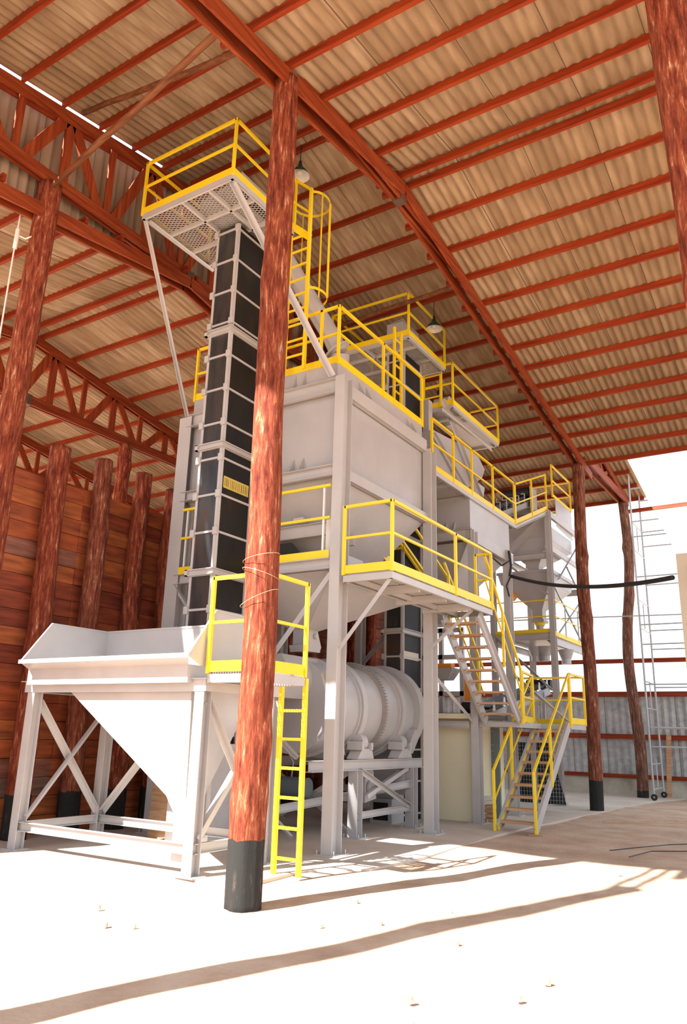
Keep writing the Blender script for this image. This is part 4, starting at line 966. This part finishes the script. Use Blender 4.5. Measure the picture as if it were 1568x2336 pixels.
# extra far columns and yellow posts behind the stairs
MB_ = MB(); o = MB().hbeam((-7.9,19.0,0),(-7.9,19.0,6.5),.16,.16,.01,(0,1,0)).build('steel_column', GREY, off=(-7.9,19,0)); tag(o, 'plain grey column between the second bin and the far tower', 'column')
o = MB().bar((-7.0,19.0,2.2),(-7.0,19.0,5.6),.07,.07,(0,1,0)).build('yellow_post', YEL, off=(-7,19,2.2)); tag(o, 'lone yellow upright behind the upper stair flight', 'post')

# ------------------------------------------------------------------ control room & floor machines
CR = thing('control_room', 'cream painted masonry room with flat concrete roof behind the dryer', 'room', (-7.6,16.2,0))
t = MB(); t.box(-8.7,-6.5,15.42,17.2,0,2.02); t.build('cream_wall', CREAM, CR)
MB().box(-8.75,-6.42,15.36,17.3,2.02,2.12).build('roof_slab', CONC_D, CR)
MB().box(-8.75,-6.44,15.08,15.36,2.0,2.10).build('parapet', CREAM, CR)
dr = thing('metal_door', 'blue-grey panelled metal door standing under the landing', 'door', (-6.6,16.6,0))
t = MB(); t.box(-6.85,-6.32,16.45,16.52,.0,1.86); t.build('leaf', BLUEG, dr)
t = MB()
for x in (-6.72,-6.52):
    for z in (.32,.95,1.08,1.36,1.48,1.76): t.box(x-.06,x+.08,16.435,16.45,z,z+.012)
t.build('panel_moulding', GREYB, dr)
gd = thing('fan_guard', 'dark grid fan guard leaning behind the lower stairs', 'guard', (-6.2,19.2,0))
t = MB(); n = 16
for i in range(n+1):
    u = i/n; x = -6.9+1.15*u; t.bar((x,19.2,.15),(x,19.2,1.55 if x < -6.1 else 1.55-4*(x+6.1)),.006,.006,(0,1,0)); z = .15+1.4*u; t.bar((-6.9,19.2,z),(-5.75-.35*u,19.2,z),.006,.006)
t.build('grid', GALV, gd); MB().plate([(-6.9,19.24,.15),(-5.75,19.24,.15),(-6.1,19.24,1.55),(-6.9,19.24,1.55)],.02,(0,1,0)).build('backing', DARK, gd)
br = thing('brick_stack', 'small stack of pale bricks beside the control room column', 'bricks', (-6.3,15.75,0))
for i in range(6): MB().box(-6.38+.02*(i%2),-6.18+.02*(i%2),15.65,15.8,.085*i,.085*i+.07).build('brick', TREAD if i < 4 else WHITE, br)
# bagging machine on the room roof, lower conveyor
BM = thing('bagging_scale', 'bagging scale with orange cylinders on an open grey frame above the room', 'machine', (-7.7,16.0,2.12))
t = MB()
for x in (-8.3,-7.9,-7.45,-6.95):
    t.bar((x,16.0,2.12),(x,16.0,4.0),.09,.09,(0,1,0))
for z in (2.55,3.35,3.95): t.bar((-8.35,16.0,z),(-6.9,16.0,z),.09,.1)
t.build('frame', GREY, BM)
for q in ((-8.35,-8.1,15.9,16.1,2.9,3.15),(-7.6,-7.15,15.85,16.05,3.0,3.2),(-6.9,-6.7,16.0,16.2,2.4,3.0)): MB().box(*q).build('actuator', ORANGE, BM)
t = MB(); t.frustum((-7.7,-7.1,15.8,16.3),3.1,(-7.55,-7.25,15.9,16.2),2.85); t.box(-8.15,-7.9,15.95,16.15,2.2,2.7); t.tube([(-8.2,16,3.5),(-7.7,16.1,3.3),(-7.5,16.1,3.4)],.05,8); t.build('clamp', GREYB, BM)
t = MB(); t.box(-8.4,-8.0,15.9,16.3,3.4,3.7); t.tube([(-6.9,15.9,2.25),(-6.7,15.9,2.25)],.12,14); t.build('motor', RUBBER, BM)
LCV = thing('belt_conveyor', 'low inclined belt conveyor with white idler brackets behind the upper stairs', 'conveyor', (-6.5,18.2,2.3))
t = MB(); t.chan((-6.75,17.1,2.1),(-6.75,21.6,2.95),.2,.05); t.chan((-7.3,17.1,2.1),(-7.3,21.6,2.95),.2,.05); t.build('frame', GREYB, LCV)
MB().bar((-7.02,17.1,2.28),(-7.02,21.6,3.12),.5,.06).build('belt', RUBBER, LCV)
for i in range(7):
    u = i/6; y = 17.3+4.0*u; z = 2.23+.78*u
    MB().plate([(-6.74,y-.08,z),(-6.74,y+.08,z),(-6.74,y+.05,z+.2),(-6.74,y-.02,z+.22)],.02,(1,0,0)).build('idler_bracket', WHITE, LCV)
MB().tube([(-7.4,21.6,3.1),(-6.7,21.6,3.1)],.14,18).build('tail_drum', RUBBER, LCV, smooth=True)
t = MB(); [t.bar((-6.75,y,0),(-6.75,y,2.2+(y-17.3)*.18),.07,.07,(0,1,0)) for y in (18.2,21.0)]; t.build('support', GREY, LCV)

# ------------------------------------------------------------------ lamps, cable, rope, scaffold, cabinet
def lamp(x, y, z, ztop, label):
    l = thing('pendant_lamp', label, 'lamp', (x,y,z), 'enamel pendant lamps under the roof')
    n = 28; mb = MB()
    mb.tube([(x,y,z+.26),(x,y,z+.2),(x,y,z+.12),(x,y,z+.03),(x,y,z)],[.045,.06,.13,.19,.2],n,caps=False); mb.build('shade', GREENE, l, 'dark green outer shade', smooth=True)
    mb = MB(); mb.tube([(x,y,z+.19),(x,y,z+.11),(x,y,z+.03),(x,y,z+.001)],[.05,.12,.183,.196],n,caps=False); mb.build('reflector', WHITE, l, 'white reflector', smooth=True)
    MB().tube([(x,y,z+.02),(x,y,z+.07),(x,y,z+.14)],[.045,.06,.03],16).build('bulb', WHITE, l, smooth=True)
    MB().tube([(x,y,z+.26),(x,y,z+.34)],.03,12).build('lamp_cap', RUBBER, l); MB().tube([(x,y,z+.34),(x,y,ztop)],.008,6).build('cord', RUBBER, l)
lamp(-7.5, 9.9, 11.93, z_mid(9.9)+.1, 'green-shaded pendant lamp beside the tall log post, near the caged ladder')
lamp(-7.02, 14.85, 10.95, z_mid(14.85)+.1, 'green-shaded pendant lamp beyond the corner of the second elevator platform')
t = MB(); P0, P1 = V((-6.2,17.35,5.30)), V((-1.15,8.2,3.25)); pts = []
# cable from the second frame across to the cabinet, sagging
A0, A1 = V((-6.22,17.3,5.35)), V((-1.98,13.0,4.18))
for i in range(25):
    u = i/24; p = A0.lerp(A1, u); p.z -= 4*.20*u*(1-u); pts.append(p)
t.tube(pts, .04, 10); cb = thing('power_cable', 'thick black cable sagging from the second frame to the cabinet at the right edge', 'cable', A0)
t.build('sheath', RUBBER, cb, smooth=True)
t = MB(); t.tube([(-6.4,17.5,6.0),(-6.25,17.3,5.95),(-6.2,17.28,5.6),(-6.25,17.3,5.35)],.03,8); t.tube([(-6.2,17.25,5.35),(-6.3,17.2,5.1),(-6.24,17.2,4.85)],.02,8); t.tube([(-6.45,16.4,5.75),(-6.4,17.2,5.6),(-6.2,17.3,5.75),(-6.2,17.28,5.5)],.02,8); t.build('cable_loop', RUBBER, cb, smooth=True)
t = MB(); t.tube([(-11.0,22,5.05),(-6,22,4.98),(-2.0,22,4.90),(4,22,4.85)],.018,6); tag(t.build('guy_wire', GALV, off=(-11.0,22,5.05)), 'thin pale wire crossing behind the far log posts', 'wire')
rp = thing('hanging_rope', 'pale rope hanging down beside the left log post', 'rope', (-10.42,6.2,0))
MB().tube([(-10.42,6.2,9.95),(-10.42,6.19,9.0),(-10.43,6.2,5),(-10.42,6.2,.5)],.014,6).build('strand', WHITE, rp)
t = MB(); t.tube([(-10.42,6.2,9.35),(-10.3,6.28,9.28),(-10.1,6.32,9.3)],.012,6); t.tube([(-10.42,6.2,9.45),(-10.41,6.19,9.2),(-10.43,6.2,9.1)],.035,8); t.build('knot', WHITE, rp)
wr = thing('tie_wire', 'thin pale wires wound round the tall front log at railing height', 'wire', (-5.24,6.57,3.6))
for z, dz in ((3.05,.10),(3.32,-.06),(3.5,.05)):
    pts = [(-5.245+.205*math.cos(a), 6.57+.205*math.sin(a), z+dz*math.sin(a+1)) for a in [2*math.pi*k/24 for k in range(25)]]
    MB().tube(pts, .003, 5).build('wire_turn', TREAD, wr)
# cabinet at the right edge
CBN = thing('meter_cabinet', 'cream cabinet with framed window mounted at the right edge of the view', 'cabinet', (-1.2,13.2,2.3))
t = MB(); t.box(-1.90,-.5,12.95,13.6,2.3,4.55); t.build('case', paint('cream_cabinet', (.40,.35,.28), .6), CBN)
t = MB(); t.box(-1.72,-.7,12.92,12.95,2.5,4.33); t.build('window_frame', GALV, CBN); MB().box(-1.67,-.75,12.905,12.92,2.55,4.28).build('window_pane', WHITE, CBN)
MB().box(-1.25,-1.05,13.2,13.4,-.05,2.3).build('cabinet_post', GREY, CBN)
# scaffold
SF = thing('scaffold_tower', 'thin wheeled tube scaffold tower at the right, before the far wall', 'scaffold', (-4.9,24.6,0))
for (x,y,zt_) in ((-4.86,24.9,10.2),(-4.86,26.4,9.8),(-2.5,24.9,10.2),(-2.5,26.4,9.8)):
    w_ = MB().ring((x,y,.09),'y',.03,.09,.05,20); wo = w_.build('castor', RUBBER, SF); MB().bar((x,y,.09),(x,y,.24),.06,.04).build('fork', GREY, wo)
    MB().tube([(x,y,.2),(x,y,zt_)],.03,8).build('standard', GALV, SF, smooth=True)
for z in (1.5,2.05,3.3,4.5,5.1,6.6,7.9,8.4,9.5):
    for y in (24.9,26.4):
        MB().tube([(-4.86,y,z),(-2.5,y,z)],.024,6).build('ledger', GALV, SF)
for z in (.3,1.0,2.6,3.4,5.0,5.9,7.5,8.4):
    t = MB().tube([(-4.86,24.9,z),(-4.86,26.4,z)],.022,6); t.build('transom', GALV, SF)
for z in (.35,2.6,5.05,7.55): MB().tube([(-4.86,25.6,z),(-4.86,25.6,z+.8)],.018,6).build('frame_strut', GALV, SF)
o = MB().bar((-4.75,26.6,-.02),(-4.62,26.65,1.85),.14,.05,(0,1,0)).build('leaning_plank', TREAD, off=(-4.75,26.6,0)); tag(o, 'brown plank leaning on the far wall behind the scaffold', 'plank')
# debris on the ground
rnd = random.Random(12)
for i in range(26):
    x = rnd.uniform(-6.5,1.0); y = rnd.uniform(2.8, 8.5 if i < 18 else 13); r = rnd.uniform(.012,.035)
    if x > -.6 and y < 3: continue
    if x < -5.8 and y > 6.6: continue
    mb = MB(); mb.tube([(x,y,-.02),(x+r*.2,y,r*.6),(x+r*.1,y+r*.1,r*.9)],[r,r*.9,r*.35],7)
    tag(mb.build('pebble', DIRT, off=(x,y,0)), 'small earth-coloured pebble lying on the sunlit yard', 'pebble', 'pebbles on the sunlit yard')
tw = MB(); tw.tube([(-3.3,13.2,.0),(-2.95,13.8,.02),(-2.7,14.6,.0),(-2.2,15.1,.02)],.008,5); tw.tube([(-2.9,12.7,.0),(-2.75,13.5,.01),(-2.3,14.0,.0)],.008,5)
tag(tw.build('loose_wire', RUBBER, off=(-3,13,0)), 'thin dark wire lying on the earth at the right', 'wire')
st = MB().bar((-4.5,17.6,.0),(-2.3,19.8,.01),.03,.02); tag(st.build('thin_stick', TREAD, off=(-4.5,17.6,0)), 'long thin stick lying on the earth beyond the stairs', 'stick')
